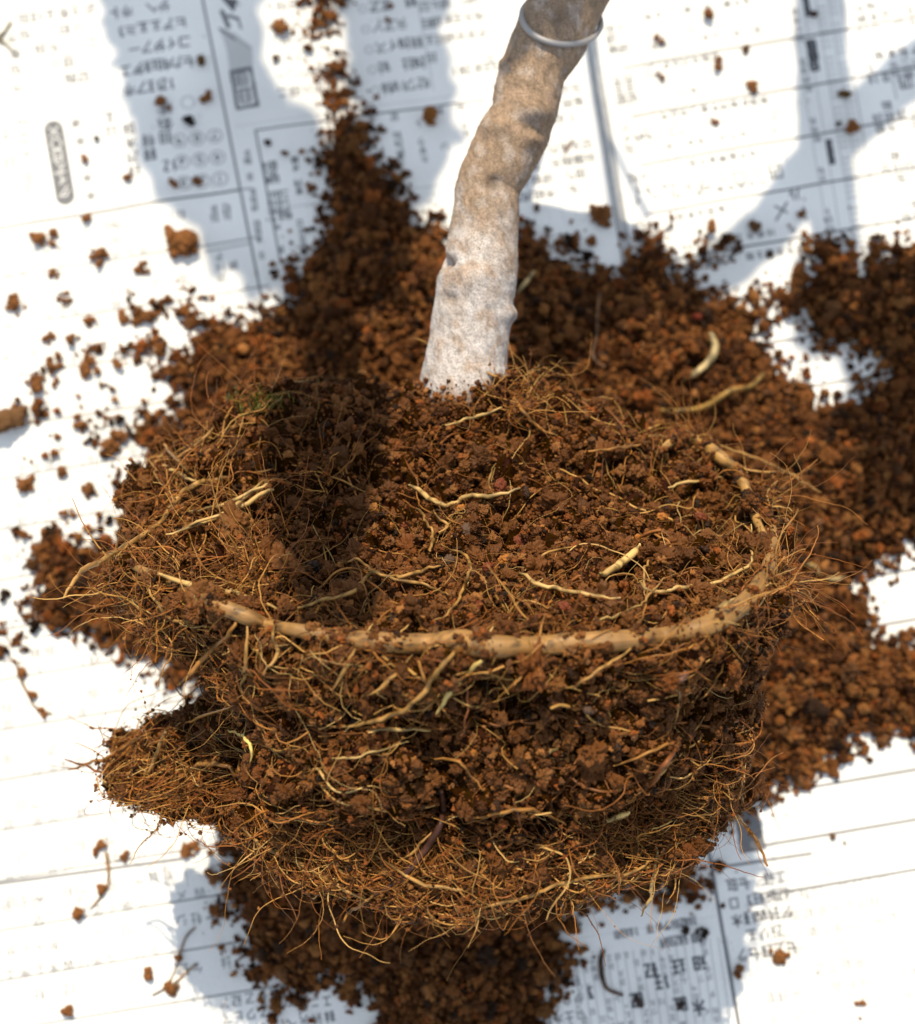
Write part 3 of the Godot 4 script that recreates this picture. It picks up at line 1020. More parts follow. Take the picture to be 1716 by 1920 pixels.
func fine_roots(tree: Node3D) -> void:
	var a := buf()
	for k in 2900:
		var p := anywhere(52.0, 126.0)
		if k % 11 == 0: p = anywhere(6.0, 54.0)
		var nrm := surf(p.x, p.y, true)
		# the broken front keeps fewer roots than the left side and the bottom edge
		if p.y > 57.0 and p.y < 93.0 and cos(p.x) > -0.35 and sin(p.x) > 0.0 and rng.randf() < 0.8: continue
		var dir := (0.0 if rng.randf() < 0.5 else PI) + rng.randfn() * 0.6
		if p.y > 88.0: dir = (0.0 if rng.randf() < 0.5 else PI) + rng.randfn() * 0.3
		elif rng.randf() < 0.35: dir = rf(0, TAU)
		var n := rng.randi_range(12, 36)
		var lift := 0.0
		if rng.randf() < (0.4 if p.y > 52.0 and p.y < 86.0 else 0.16): lift = rf(0.3, 1.3)
		var pts := creep(p, dir, n, rf(0.0010, 0.0022), 0.38, rf(0.0005, 0.0038), lift)
		var r := lerpf(0.00008, 0.00034, pow(rng.randf(), 2.4))
		tube(a, pts, taper(n, r, r * 0.45), 3, root_tone(), 0.0, 0.35)
	var o := show_mesh(a, M.root, "fine_roots", tree)
	o.set_meta("kind", "stuff")
	# mats of hair roots matted with soil
	a = buf()
	var xf := []
	var cl := []
	var mats := [[180, 1060, 70, 240], [190, 1130, 60, 200], [290, 1190, 60, 150], [400, 1250, 60, 120], [240, 1440, 90, 380], [330, 1490, 90, 300], [470, 1590, 70, 260], [600, 1625, 80, 340], [760, 1665, 80, 340], [920, 1665, 80, 320], [1080, 1625, 80, 320], [1230, 1575, 70, 300], [1350, 1490, 70, 240], [1430, 1400, 50, 180], [500, 1065, 45, 200], [455, 1120, 30, 40], [1455, 930, 40, 150], [1470, 1080, 35, 120], [985, 745, 45, 110], [1300, 815, 50, 90], [380, 850, 60, 60], [340, 960, 60, 110], [600, 890, 40, 40], [480, 740, 50, 50], [600, 1570, 90, 200], [700, 1205, 110, 70], [1000, 1215, 130, 70], [1300, 1185, 70, 60], [1430, 1090, 30, 60], [330, 1100, 50, 60]]
	for m in mats:
		for k in int(m[3] * 0.8):
			var px: float = m[0] + rng.randfn() * m[2] * 0.6
			var py: float = m[1] + rng.randfn() * m[2] * 0.5
			var d := see(px, py)
			if d > 8.0: continue
			var p := at(px, py, d)
			var outw := (p - (bO - bA * HB * 0.5)).normalized()
			var round_it := bA.cross(outw).normalized() * (1.0 if rng.randf() < 0.5 else -1.0)
			var loose := 1.0 if rng.randf() < 0.22 else 0.45
			if py < 1200.0: loose = 1.0
			var dirv := (outw * rf(0.0, 0.5) * loose + round_it * (1.4 - loose) + Vector3(rf(-1, 1), rf(-1, 1), rf(-1, 1)) * loose).normalized()
			var n := rng.randi_range(9, 24)
			var pts := PackedVector3Array()
			var st := rf(0.0008, 0.0019)
			p -= dirv * st * 1.5
			var curl := Vector3(rf(-1, 1), rf(-1, 1), rf(-1, 1)) * 0.13
			for j in n:
				pts.append(p)
				dirv = (dirv + curl * loose + Vector3(rf(-1, 1), rf(-1, 1), rf(-1, 1)) * 0.24 - (outw * 0.26 if j > 2 and loose < 0.9 else Vector3.ZERO)).normalized()
				p += dirv * st
			var r := lerpf(0.00008, 0.00036, pow(rng.randf(), 2.2))
			tube(a, pts, taper(n, r, r * 0.4), 3, root_tone() * Color(1.15, 1.06, 0.95), 0.0, 0.35)
			for j in range(0, int(n * 0.65), 2):
				if rng.randf() < 0.95:
					var size := lerpf(0.00025, 0.0016, pow(rng.randf(), 2.2)) * (1.0 - 0.8 * j / n)
					xf.append(Transform3D(rot().scaled(Vector3.ONE * size), pts[j] + Vector3(rf(-1, 1), rf(-1, 1), rf(-1, 1)) * 0.0004))
					cl.append(soil_tone(0.95))
	scatter(tree, "stuck_soil", mesh_of(crumb(2, 7, 0.46, 0.16, Vector3.ONE, 0.25, 0.5), M.wet), xf, cl)
	o = show_mesh(a, M.root, "hair_roots", tree)
	o.set_meta("kind", "stuff")

# a root drawn by pixels that lies on the ball; the last number of each triple is its width in pixels
func drawn_root(tree: Node3D, l: Array, col: Color, raise := 0.6, called := "root", knob := 0.25, sides := 7, sub := 5, mat: Material = null, label := "", lead := 0.0) -> void:
	var ctrl := PackedVector3Array()
	var ws := []
	var n := l.size() / 3
	var ds := []
	for k in n:
		ds.append(see(l[k * 3], l[k * 3 + 1]))
	for k in n:      # off the ball: carry on at the depth of the nearest point on it
		if ds[k] > 8.0:
			var best := 1e9
			var val := FOCUS
			for j in n:
				if ds[j] < 8.0 and absf(j - k) < best:
					best = absf(j - k)
					val = ds[j]
			ds[k] = val + (lead * best)
	for k in n:
		var d: float = ds[k]
		var r: float = l[k * 3 + 2] * (0.42 if sides < 9 else 0.43) / 960.0 * TH * d
		if sides < 9 and (k == 0 or k == n - 1): r *= 0.5
		ctrl.append(at(l[k * 3], l[k * 3 + 1], d - r * raise - (0.0024 if sides < 9 else 0.0026)))
		ws.append(r)
	var pts := spline(ctrl, sub)
	for k in pts.size():
		var q := pts[k] * 1000.0
		if called == "root": pts[k] += Vector3(nz.get_noise_3d(q.x * 9.0, q.y * 9.0, q.z * 9.0), nz.get_noise_3d(q.x * 9.0 + 99.0, q.y * 9.0, q.z * 9.0), nz.get_noise_3d(q.x * 9.0, q.y * 9.0 + 99.0, q.z * 9.0)) * 0.0009
		if called == "girdling_root": pts[k] += fw * 0.0016 * nz.get_noise_2d(q.x * 1.2, 77.0)
	var a := buf()
	tube(a, pts, lerp_list(ws, sub), sides, col, knob, 0.3, 0.5 if sides > 8 else 0.0, 0.07 if sides > 8 else 0.26)
	if sides > 8: smooth(a)
	if called == "girdling_root":
		var m := mesh_of(crumb(3, 7, 0.46, 0.28), M.wet)
		var xf := []
		var cl := []
		for k in 4200:
			var j := rng.randi() % pts.size()
			var along: float = pts[j].x * 1000.0
			if nz.get_noise_2d(along * 3.5, pts[j].z * 3500.0) < 0.16 and rng.randf() < 0.975: continue
			var rd := lerp_list(ws, sub)[j]
			var d := Vector3(rf(-1, 1), rf(-1, 1), rf(-1, 1)).normalized()
			if d.dot(fw) > 0.2: continue
			var size := lerpf(0.0003, 0.0021, pow(rng.randf(), 3.0))
			xf.append(Transform3D(rot().scaled(Vector3.ONE * size), pts[j] + d * (rd + size * 0.2)))
			cl.append(soil_tone(0.95))
		scatter(tree, "stuck_soil", m, xf, cl)
	var o := show_mesh(a, mat if mat else M.root, called, tree)
	if label: o.set_meta("label", label)

const PALE := Color(0.45, 0.285, 0.10)
const TAN := Color(0.34, 0.18, 0.05)
const ORANGE := Color(0.29, 0.13, 0.03)
const RUST := Color(0.19, 0.065, 0.02)

func big_roots(tree: Node3D) -> void:
	drawn_root(tree, [250, 1062, 12, 275, 1072, 20, 330, 1096, 30, 400, 1130, 34, 460, 1155, 37, 500, 1172, 30, 560, 1182, 30, 640, 1196, 38, 720, 1204, 44, 800, 1208, 47, 868, 1205, 58, 930, 1212, 50, 1000, 1212, 42, 1080, 1206, 48, 1160, 1202, 46, 1240, 1194, 42, 1310, 1180, 46, 1370, 1152, 44, 1412, 1110, 38, 1442, 1058, 30, 1452, 1010, 20, 1446, 970, 8], Color(0.235, 0.118, 0.030), 0.3, "girdling_root", 0.10, 20, 8, M.big_root, "thick pale tan root circling the front rim of the root ball")
	drawn_root(tree, [1245, 838, 12, 1275, 822, 26, 1310, 832, 31, 1350, 857, 29, 1385, 892, 25, 1405, 932, 22, 1418, 972, 18, 1440, 1020, 16], Color(0.31, 0.165, 0.042), 1.2, "girdling_root", 0.1, 16, 7, M.big_root, "shorter bent root arching over the right back rim")
	for r in [
		[[300, 1078, 12, 370, 1100, 16, 440, 1112, 14, 525, 1142, 9], PALE], [[119, 1123, 9, 147, 1078, 11, 210, 1039, 12, 266, 1005, 12, 304, 977, 12, 336, 931, 12, 367, 910, 12, 402, 900, 11, 507, 882, 7], TAN],
		[[311, 1003, 7, 378, 980, 11, 434, 959, 12, 483, 931, 12, 516, 919, 10], PALE], [[350, 959, 7, 420, 945, 9, 465, 924, 9, 504, 907, 8], PALE], [[304, 872, 9, 340, 890, 11, 366, 903, 9], PALE], [[306, 833, 8, 336, 865, 9, 360, 895, 8], TAN], [[332, 858, 8, 378, 826, 8, 399, 800, 7], TAN], [[340, 990, 8, 430, 955, 10, 500, 898, 8], PALE],
		[[769, 909, 9, 797, 927, 11, 825, 946, 11, 853, 941, 8, 874, 932, 10, 913, 929, 11, 976, 918, 10], PALE], [[556, 1144, 8, 605, 1124, 9, 654, 1112, 9, 685, 1086, 9, 703, 1074, 8, 727, 1079, 8, 752, 1079, 9, 790, 1069, 9, 825, 1060, 7], TAN], [[640, 1058, 6, 672, 1050, 7, 703, 1074, 6, 766, 1090, 8, 808, 1103, 7, 843, 1116, 5], TAN],
		[[825, 1023, 5, 864, 1037, 6, 881, 1055, 8, 878, 1079, 7, 867, 1107, 7, 850, 1138, 6, 815, 1166, 4], TAN], [[975, 1072, 6, 983, 1076, 8, 1003, 1093, 10, 1045, 1103, 10, 1100, 1114, 10, 1165, 1120, 8], PALE], [[1197, 1092, 6, 1211, 1106, 9, 1244, 1111, 10, 1279, 1101, 10, 1323, 1097, 9, 1369, 1081, 9, 1405, 1058, 7, 1410, 1023, 6, 1410, 984, 5], PALE], [[1226, 1024, 5, 1211, 1059, 6, 1206, 1095, 5, 1212, 1120, 4], TAN],
		[[1125, 1079, 18, 1157, 1063, 19, 1188, 1037, 17, 1200, 1020, 10], Color(0.55, 0.35, 0.12)], [[1251, 916, 6, 1290, 905, 8, 1351, 894, 8], PALE], [[1337, 830, 5, 1405, 855, 7, 1459, 876, 6, 1495, 898, 6, 1541, 925, 4], TAN], [[1380, 866, 5, 1416, 885, 6, 1466, 884, 4], TAN], [[1118, 1162, 7, 1154, 1155, 8, 1204, 1135, 7], PALE], [[1204, 1135, 6, 1222, 1110, 7, 1246, 1083, 6], TAN], [[1100, 846, 8, 1172, 840, 9, 1218, 830, 8], ORANGE],
		[[822, 1000, 6, 838, 985, 8, 826, 972, 6, 812, 958, 5], TAN], [[806, 1032, 10, 812, 1012, 11, 808, 990, 7, 792, 962, 7, 780, 952, 6], TAN], [[925, 925, 6, 916, 900, 6, 930, 868, 5], TAN], [[985, 1068, 6, 1020, 1040, 7, 1072, 1025, 6], TAN], [[940, 762, 7, 905, 778, 8, 870, 786, 7, 836, 798, 6], PALE], [[960, 745, 8, 985, 775, 9, 1010, 800, 8, 1045, 815, 6], ORANGE], [[775, 634, 4, 812, 648, 5, 866, 676, 5, 890, 692, 8, 930, 706, 9], TAN],
		[[864, 1211, 10, 836, 1241, 11, 808, 1276, 12, 780, 1314, 11, 741, 1339, 11, 696, 1351, 10, 661, 1360, 9, 577, 1358, 6], TAN], [[902, 1238, 15, 871, 1269, 16, 843, 1300, 14, 818, 1339, 9], Color(0.55, 0.38, 0.12)], [[773, 1227, 9, 752, 1258, 10, 717, 1286, 9, 678, 1306, 7], TAN], [[699, 1169, 6, 675, 1202, 8, 633, 1243, 5], PALE], [[668, 1216, 10, 650, 1248, 12, 622, 1297, 8], TAN], [[773, 1234, 5, 825, 1241, 6, 853, 1258, 7, 878, 1269, 6, 920, 1264, 6, 958, 1251, 4], RUST], [[783, 1237, 8, 801, 1276, 9, 822, 1314, 9, 843, 1349, 6], ORANGE], [[818, 1370, 8, 745, 1367, 9, 689, 1374, 6], PALE], [[622, 1423, 4, 661, 1421, 5, 710, 1409, 5, 766, 1388, 4], PALE], [[1021, 1153, 6, 1007, 1213, 7, 986, 1255, 7, 962, 1286, 5], ORANGE], [[866, 1215, 6, 872, 1260, 6, 876, 1320, 6, 868, 1380, 5], RUST],
		[[811, 1563, 6, 780, 1591, 7, 727, 1633, 5], TAN], [[455, 1555, 9, 500, 1590, 11, 566, 1622, 11, 619, 1654, 10, 689, 1690, 7], TAN], [[843, 1727, 7, 885, 1712, 9, 937, 1690, 10, 990, 1682, 9, 1031, 1664, 9, 1100, 1645, 8, 1172, 1640, 8, 1222, 1614, 8], TAN], [[700, 1600, 8, 780, 1650, 9, 880, 1668, 9, 1000, 1640, 8], TAN], [[1229, 1586, 5, 1235, 1604, 6, 1226, 1633, 8, 1222, 1669, 8, 1210, 1697, 7, 1202, 1718, 4], PALE], [[643, 1727, 7, 657, 1710, 7, 689, 1687, 7, 720, 1660, 6], ORANGE], [[843, 1757, 4, 825, 1735, 5, 805, 1715, 5, 800, 1690, 4], ORANGE], [[1441, 1622, 10, 1416, 1572, 9, 1398, 1547, 9, 1373, 1515, 8], ORANGE], [[1010, 1735, 5, 1060, 1715, 7, 1120, 1690, 7, 1180, 1660, 6], TAN], [[890, 1730, 4, 900, 1745, 4, 882, 1700, 5], ORANGE],
		[[346, 1446, 9, 381, 1432, 11, 419, 1436, 10, 444, 1450, 10, 448, 1420, 6], ORANGE], [[273, 1464, 10, 290, 1428, 11, 308, 1380, 10, 318, 1368, 6], TAN], [[345, 1355, 6, 372, 1346, 7, 440, 1322, 5], ORANGE], [[130, 1445, 6, 160, 1432, 7, 200, 1420, 8, 260, 1385, 7, 300, 1365, 6], ORANGE], [[120, 1424, 4, 145, 1430, 5, 185, 1445, 6, 240, 1455, 6], RUST], [[430, 1370, 7, 455, 1380, 8, 470, 1400, 8, 472, 1430, 5], Color(0.6, 0.45, 0.14)], [[455, 1095, 7, 440, 1170, 9, 400, 1215, 12, 360, 1260, 14, 335, 1285, 10], ORANGE], [[275, 1100, 7, 300, 1140, 9, 320, 1158, 8, 372, 1170, 6], TAN],
		[[520, 1165, 6, 512, 1190, 7, 522, 1215, 9, 515, 1235, 8, 495, 1265, 6], TAN], [[465, 1175, 9, 462, 1240, 11, 458, 1270, 10, 452, 1300, 7], TAN], [[105, 1150, 5, 115, 1090, 7, 140, 1060, 6, 155, 1030, 4], TAN], [[1130, 1540, 14, 1165, 1530, 16, 1180, 1520, 10], Color(0.6, 0.4, 0.14)], [[1010, 1430, 7, 1030, 1412, 9, 1048, 1405, 8], PALE], [[1275, 1395, 8, 1250, 1430, 12, 1225, 1465, 13, 1195, 1500, 8], RUST], [[1320, 1345, 6, 1290, 1375, 8, 1230, 1405, 8, 1150, 1435, 6], ORANGE], [[1356, 1246, 6, 1340, 1280, 7, 1312, 1310, 6], ORANGE], [[1060, 1290, 6, 1100, 1275, 6, 1140, 1245, 7, 1180, 1215, 7], TAN], [[1330, 1150, 14, 1360, 1135, 16, 1395, 1120, 12], PALE], [[1265, 1365, 5, 1275, 1300, 6, 1262, 1290, 4], TAN], [[1180, 1180, 5, 1205, 1160, 6, 1215, 1100, 5], ORANGE], [[905, 1480, 6, 870, 1440, 7, 850, 1425, 6, 800, 1420, 5], ORANGE], [[960, 1500, 6, 975, 1540, 6, 990, 1570, 4], RUST], [[880, 1535, 8, 940, 1522, 9, 1000, 1520, 9, 1060, 1545, 8], ORANGE]]:
		drawn_root(tree, r[0], r[1], 0.8, "root", 0.25, 7, 5, null, "", 0.003)
	drawn_root(tree, [829, 1485, 8, 832, 1515, 13, 824, 1550, 15, 802, 1586, 18, 772, 1624, 18, 740, 1655, 12, 696, 1682, 4], Color(0.055, 0.022, 0.013), 1.2, "dead_stalk", 0.15, 10, 7, M.root, "flat dark purplish brown dead stalk hanging down the front of the ball")
	# more roots of the same sort, found all round the ball
	for k in 170:
		var low := k % 5 > 0
		var p := (anywhere(94.0, 114.0) if k % 5 < 3 else anywhere(58.0, 96.0)) if low else anywhere(12.0, 58.0)
		var n := rng.randi_range(12, 26)
		var dir := (0.0 if rng.randf() < 0.5 else PI) + rng.randfn() * (0.22 if low else 0.9)
		var pts := creep(p, dir, n, rf(0.0016, 0.0028), 0.32, rf(0.001, 0.0024), rf(0.0, 0.5) if rng.randf() < 0.4 else 0.0)
		pts = spline(pts, 2)
		var r := rf(0.00022, 0.00052)
		var a := buf()
		tube(a, pts, taper(pts.size(), r, r * 0.5), 6, root_tone(), 0.3, 0.3)
		show_mesh(a, M.root, "root", tree)

func pebbles(tree: Node3D) -> void:
	var shapes := []
	for k in 4: shapes.append(crumb(3, 1, 0.3, 0.2, Vector3(rf(0.75, 1.25), rf(0.55, 0.9), rf(0.75, 1.25))))
	var red := Color(0.13, 0.034, 0.014)
	var amber := Color(0.32, 0.12, 0.025)
	var grey := Color(0.085, 0.05, 0.032)
	for s in [[780, 1018, 44, red], [872, 992, 40, grey], [975, 1012, 48, red], [952, 1048, 34, amber], [912, 1066, 36, red], [838, 1052, 36, grey], [865, 952, 24, amber], [940, 905, 40, red], [892, 1136, 36, red], [1062, 1138, 32, red], [1030, 1130, 15, amber], [702, 948, 26, amber], [730, 985, 24, amber], [590, 1064, 56, Color(0.04, 0.026, 0.018)], [1315, 972, 34, red], [1290, 1170, 26, amber], [540, 1355, 52, Color(0.14, 0.06, 0.032)], [620, 1345, 30, grey], [497, 1296, 30, amber], [1272, 1272, 42, Color(0.17, 0.085, 0.055)], [890, 1410, 26, amber], [740, 1318, 36, grey], [1100, 1330, 30, grey], [340, 1192, 30, red], [520, 1180, 16, amber], [1243, 968, 26, amber], [1195, 1010, 22, amber], [760, 990, 22, red]]:
		var d := see(s[0], s[1])
		if d > 8.0: continue
		var r: float = s[2] * 0.46 / 960.0 * TH * d
		var a: Dictionary = shapes[rng.randi() % 4]
		var o := MeshInstance3D.new()
		var m: StandardMaterial3D = M.wet.duplicate()
		m.vertex_color_use_as_albedo = false
		m.albedo_color = (s[3] as Color).linear_to_srgb()
		m.roughness = 0.36
		o.mesh = mesh_of(a, m)
		put(o, "pebble", tree)
		o.transform = Transform3D(rot().scaled(Vector3.ONE * r * 1.15), at(s[0], s[1], d + r * 0.15))

func moss(tree: Node3D) -> void:
	var a := buf()
	for k in 240:
		var px := 478.0 + rng.randfn() * 26.0
		var py := 752.0 + rng.randfn() * 9.0
		var d := see(px, py)
		if d > 8.0: continue
		var p := at(px, py, d)
		var dv := (bA + Vector3(rf(-1, 1), rf(-1, 1), rf(-1, 1)) * 0.8).normalized()
		tube(a, PackedVector3Array([p - dv * 0.001, p + dv * 0.0008, p + dv * 0.0017 + Vector3(rf(-1, 1), rf(-1, 1), rf(-1, 1)) * 0.0006]), PackedFloat32Array([0.00028, 0.00024, 0.00008]), 3, Color(0.12, 0.105, 0.014) * rf(0.5, 1.3))
	var o := show_mesh(a, M.root, "moss", tree)
	o.set_meta("label", "small tuft of yellow green moss on the left lump")
	o.set_meta("kind", "stuff")

# ---------- trunk, wire and the out-of-view shadow casters ----------
func trunk(tree: Node3D) -> void:
	var px := [[868, 850, 184, 0.500], [870, 790, 178, 0.495], [872, 740, 166, 0.491], [874, 680, 150, 0.490], [882, 620, 150, 0.489], [889, 560, 145, 0.488], [896, 522, 146, 0.488], [902, 488, 138, 0.488], [906, 440, 130, 0.489], [911, 395, 124, 0.489], [915, 350, 120, 0.490], [938, 302, 126, 0.490], [959, 262, 131, 0.491], [980, 218, 121, 0.491], [989, 178, 127, 0.492], [1001, 130, 123, 0.492], [1032, 70, 140, 0.493], [1066, 0, 138, 0.495], [1118, -90, 134, 0.497], [1170, -200, 126, 0.499]]
	var ctrl := PackedVector3Array()
	var ws := []
	for p in px:
		ctrl.append(at(p[0], p[1], p[3]))
		ws.append(p[2] * 0.5 / 960.0 * TH * p[3])
	var end := ctrl[ctrl.size() - 1]
	for p in [[955, 420, 0.17], [975, 250, 0.21], [1010, 100, 0.26], [1060, -60, 0.31], [1080, -250, 0.36]]:  # upper trunk out of view, bent to keep its shadow behind the lower trunk
		ctrl.append(gp(p[0], p[1]) + sun_dir * (p[2] / sun_dir.y))
	ws.append_array([0.012, 0.0115, 0.011, 0.0105, 0.010])
	var pts := spline(ctrl, 12)
	var rad := lerp_list(ws, 12)
	var a := buf()
	tube(a, pts, rad, 72, Color.WHITE, 0.0, 0.0)
	var v: PackedVector3Array = a.v
	var c := PackedColorArray()
	var knots := [[1003, 212, 26, 0.0026, 1.0], [925, 345, 18, -0.0010, 1.6], [836, 492, 16, -0.0022, 0.4], [1000, 262, 20, 0.0012, 1.0], [952, 120, 14, 0.0012, 1.0], [960, 590, 20, 0.0012, 0.6], [845, 560, 14, -0.0008, 1.0], [880, 520, 40, 0.0010, 0.2], [1050, 30, 22, -0.0016, 1.3], [1010, 445, 20, 0.0008, 0.6], [930, 240, 24, 0.0016, 0.3]]
	for k in v.size():
		var ring_k := k / 72
		var ctr := pts[ring_k]
		var d := (v[k] - ctr).normalized()
		var q := v[k] * 1000.0
		var r := rad[ring_k]
		var big := nz.get_noise_3d(q.x * 2.6, q.y * 2.6, q.z * 2.6)
		var fib := nz.get_noise_3d(q.x * 16.0, q.y * 16.0, q.z * 7.0)
		var fib2 := nz.get_noise_3d(q.x * 44.0 + 9.0, q.y * 44.0, q.z * 22.0)
		var s := proj(v[k])
		var rise := r * 0.035 * big + 0.00030 * fib + 0.00024 * fib2 + (0.0012 * clampf((pts[ring_k].distance_to(at(876, 745, 0.491)) - 0.02) / -0.02, 0.0, 1.0))
		var scar := 0.0
		for kn in knots:
			var e := exp(-(pow(s.x - kn[0], 2.0) + pow((s.y - kn[1]) * 1.4, 2.0)) / (kn[2] * kn[2]))
			if d.dot(fw) < 0.2:
				rise += kn[3] * 1.7 * e
				scar += kn[4] * e * 0.5
		v[k] += d * rise
		# old pale bark low down, browner above
		var t := clampf(float(ring_k) / 210.0, 0.0, 1.0)
		var low := Color(0.60, 0.535, 0.495)
		var high := Color(0.32, 0.215, 0.135)
		var g := smoothstep(0.25, 0.75, t * 1.25 + 0.22 * big)
		var col := low.lerp(high, g)
		var patch := nz.get_noise_3d(q.x * 6.0 + 50.0, q.y * 6.0, q.z * 6.0)
		if patch > 0.12: col = col.lerp(Color(0.68, 0.63, 0.60), clampf((patch - 0.12) * 3.0, 0, 0.6) * (1.0 - g * 0.6))
		if patch < -0.15: col = col.lerp(Color(0.40, 0.27, 0.18), clampf((-patch - 0.15) * 3.0, 0, 0.6))
		col *= 1.0 + 0.3 * fib + 0.3 * fib2
		if fib2 < -0.3: col *= 0.78
		col = col.lerp(Color(0.10, 0.06, 0.035), clampf(scar * 0.8, 0, 0.6))
		var soilline := clampf((s.y - 715.0 + 30.0 * fib) / 40.0, 0, 1)
		col = col.lerp(Color(0.2, 0.09, 0.035), soilline * 0.8)
		c.append(Color(clampf(col.r, 0.02, 0.9), clampf(col.g, 0.015, 0.9), clampf(col.b, 0.01, 0.9)))
	a.v = v
	a.c = c
	smooth(a)
	var o := show_mesh(a, M.bark, "trunk", tree)
	o.set_meta("label", "pale grey brown bent trunk with small branch scars")
	# soil stuck to the foot of the trunk
	var xf := []
	var cl := []
	for k in 1300:
		var ring_k := 0
		var goal := 756.0 - absf(rng.randfn()) * 15.0
		while ring_k < 80 and proj(pts[ring_k]).y > goal: ring_k += 1
		var e: int = ring_k * 72 + rng.randi() % 72
		var size := lerpf(0.0002, 0.0016, pow(rng.randf(), 2.6))
		xf.append(Transform3D(rot().scaled(Vector3.ONE * size), v[e] + (v[e] - pts[ring_k]).normalized() * size * 0.3))
		cl.append(soil_tone(1.0))
	scatter(tree, "stuck_soil", mesh_of(crumb(2, 7, 0.46, 0.2, Vector3.ONE, 0.25, 0.5), M.wet), xf, cl)
	# the wire bound round the trunk where it leaves the picture
	var wc := PackedVector3Array()
	var axis_p := at(1052, 38, 0.494)
	var t_dir := (at(1068, 0, 0.495) - at(1024, 70, 0.493)).normalized()
	var wx := (Vector3(1, 0, 0) - t_dir * t_dir.x).normalized()
	var wy := -(t_dir.cross(wx)).normalized()
	if wy.dot(fw) > 0.0: wy = -wy
	for k in 33:
		var th := deg_to_rad(-150.0) + deg_to_rad(430.0) * k / 32.0
		wc.append(axis_p + wx * cos(th) * 0.0126 + wy * sin(th) * 0.0128 + t_dir * (-0.0158 * sin(th) + 0.0012 * k / 32.0 + 0.001 * cos(th)))
	a = buf()
	tube(a, spline(wc, 3), taper((wc.size() - 1) * 3 + 1, 0.00108, 0.00105), 12, Color(0.32, 0.30, 0.29), 0.02, 0.1)
	o = show_mesh(a, M.wire, "wire", tree)
	o.set_meta("label", "grey wire looped once round the upper trunk")
	unseen_crown(tree, pts[pts.size() - 1])

# an out-of-view shadow caster placed so its shade falls along the given picture points (x, y, half width of the shadow in pixels, height), with leaves placed to shade the given outlines
func unseen_limb(tree: Node3D, from: Vector3, l: Array, beds: Array, leaves: int) -> void:
	var ctrl := PackedVector3Array([from])
	var ws := [0.008]
	for k in range(0, l.size(), 4):
		var g := gp(l[k], l[k + 1])
		if l[k + 1] > 720.0 and see(l[k], l[k + 1]) < 8.0: g = at(l[k], l[k + 1], see(l[k], l[k + 1]))
		ctrl.append(g + sun_dir * ((l[k + 3] - g.y) / sun_dir.y))
		ws.append(l[k + 2] / 960.0 * TH * DIST)
	var a := buf()
	tube(a, spline(ctrl, 10), lerp_list(ws, 10), 14, Color(0.30, 0.20, 0.12), 0.55 if leaves > 160 else 0.2, 0.2)
	show_mesh(a, M.bark, "unseen_shadow_branch", tree)  # out of view, casts a band of shade
	if leaves == 0: return
	a = buf()
	var v := PackedVector3Array()
	var ix := PackedInt32Array()
	for bed: Array in beds:
		var poly := PackedVector2Array()
		var lo := Vector2(1e5, 1e5)
		var hi := -lo
		for k in range(0, bed.size(), 2):
			poly.append(Vector2(bed[k], bed[k + 1]))
			lo = lo.min(poly[-1])
			hi = hi.max(poly[-1])
		var made := 0
		while made < (leaves if lo.y < 720.0 else leaves / 2):
			var c := Vector2(rf(lo.x, hi.x), rf(lo.y, hi.y))
			if not Geometry2D.is_point_in_polygon(c, poly): continue
			made += 1
			var p := gp(c.x, c.y) + sun_dir * (rf(0.50, 0.58) / sun_dir.y)
			if lo.y > 720.0 and see(c.x, c.y) < 8.0: p = at(c.x, c.y, see(c.x, c.y)) + sun_dir * (rf(0.30, 0.33) / sun_dir.y)
			var nrm := (sun_dir + Vector3(rf(-1, 1), rf(-1, 1), rf(-1, 1)) * 0.35).normalized()
			var along := nrm.cross(Vector3(rf(-1, 1), rf(-1, 1), rf(-1, 1))).normalized()
			var across := nrm.cross(along)
			var ln := rf(0.006, 0.011)
			var b := v.size()
			for j in 7:
				var t := j / 6.0
				var w := ln * 0.5 * sin(PI * pow(t, 0.8)) + 0.0004
				var mid := p + along * (t - 0.5) * ln * 2.0 - nrm * 0.005 * t * t
				v.append_array([mid - across * w + nrm * w * 0.3, mid, mid + across * w + nrm * w * 0.3])
			for j in 6:
				for s in 2:
					var q := b + j * 3 + s
					ix.append_array([q, q + 1, q + 3, q + 1, q + 4, q + 3])
	a.v = v
	a.i = ix
	smooth(a)
	var o := show_mesh(a, M.unseen_leaf, "unseen_shadow_foliage", tree)
	o.set_meta("kind", "stuff")

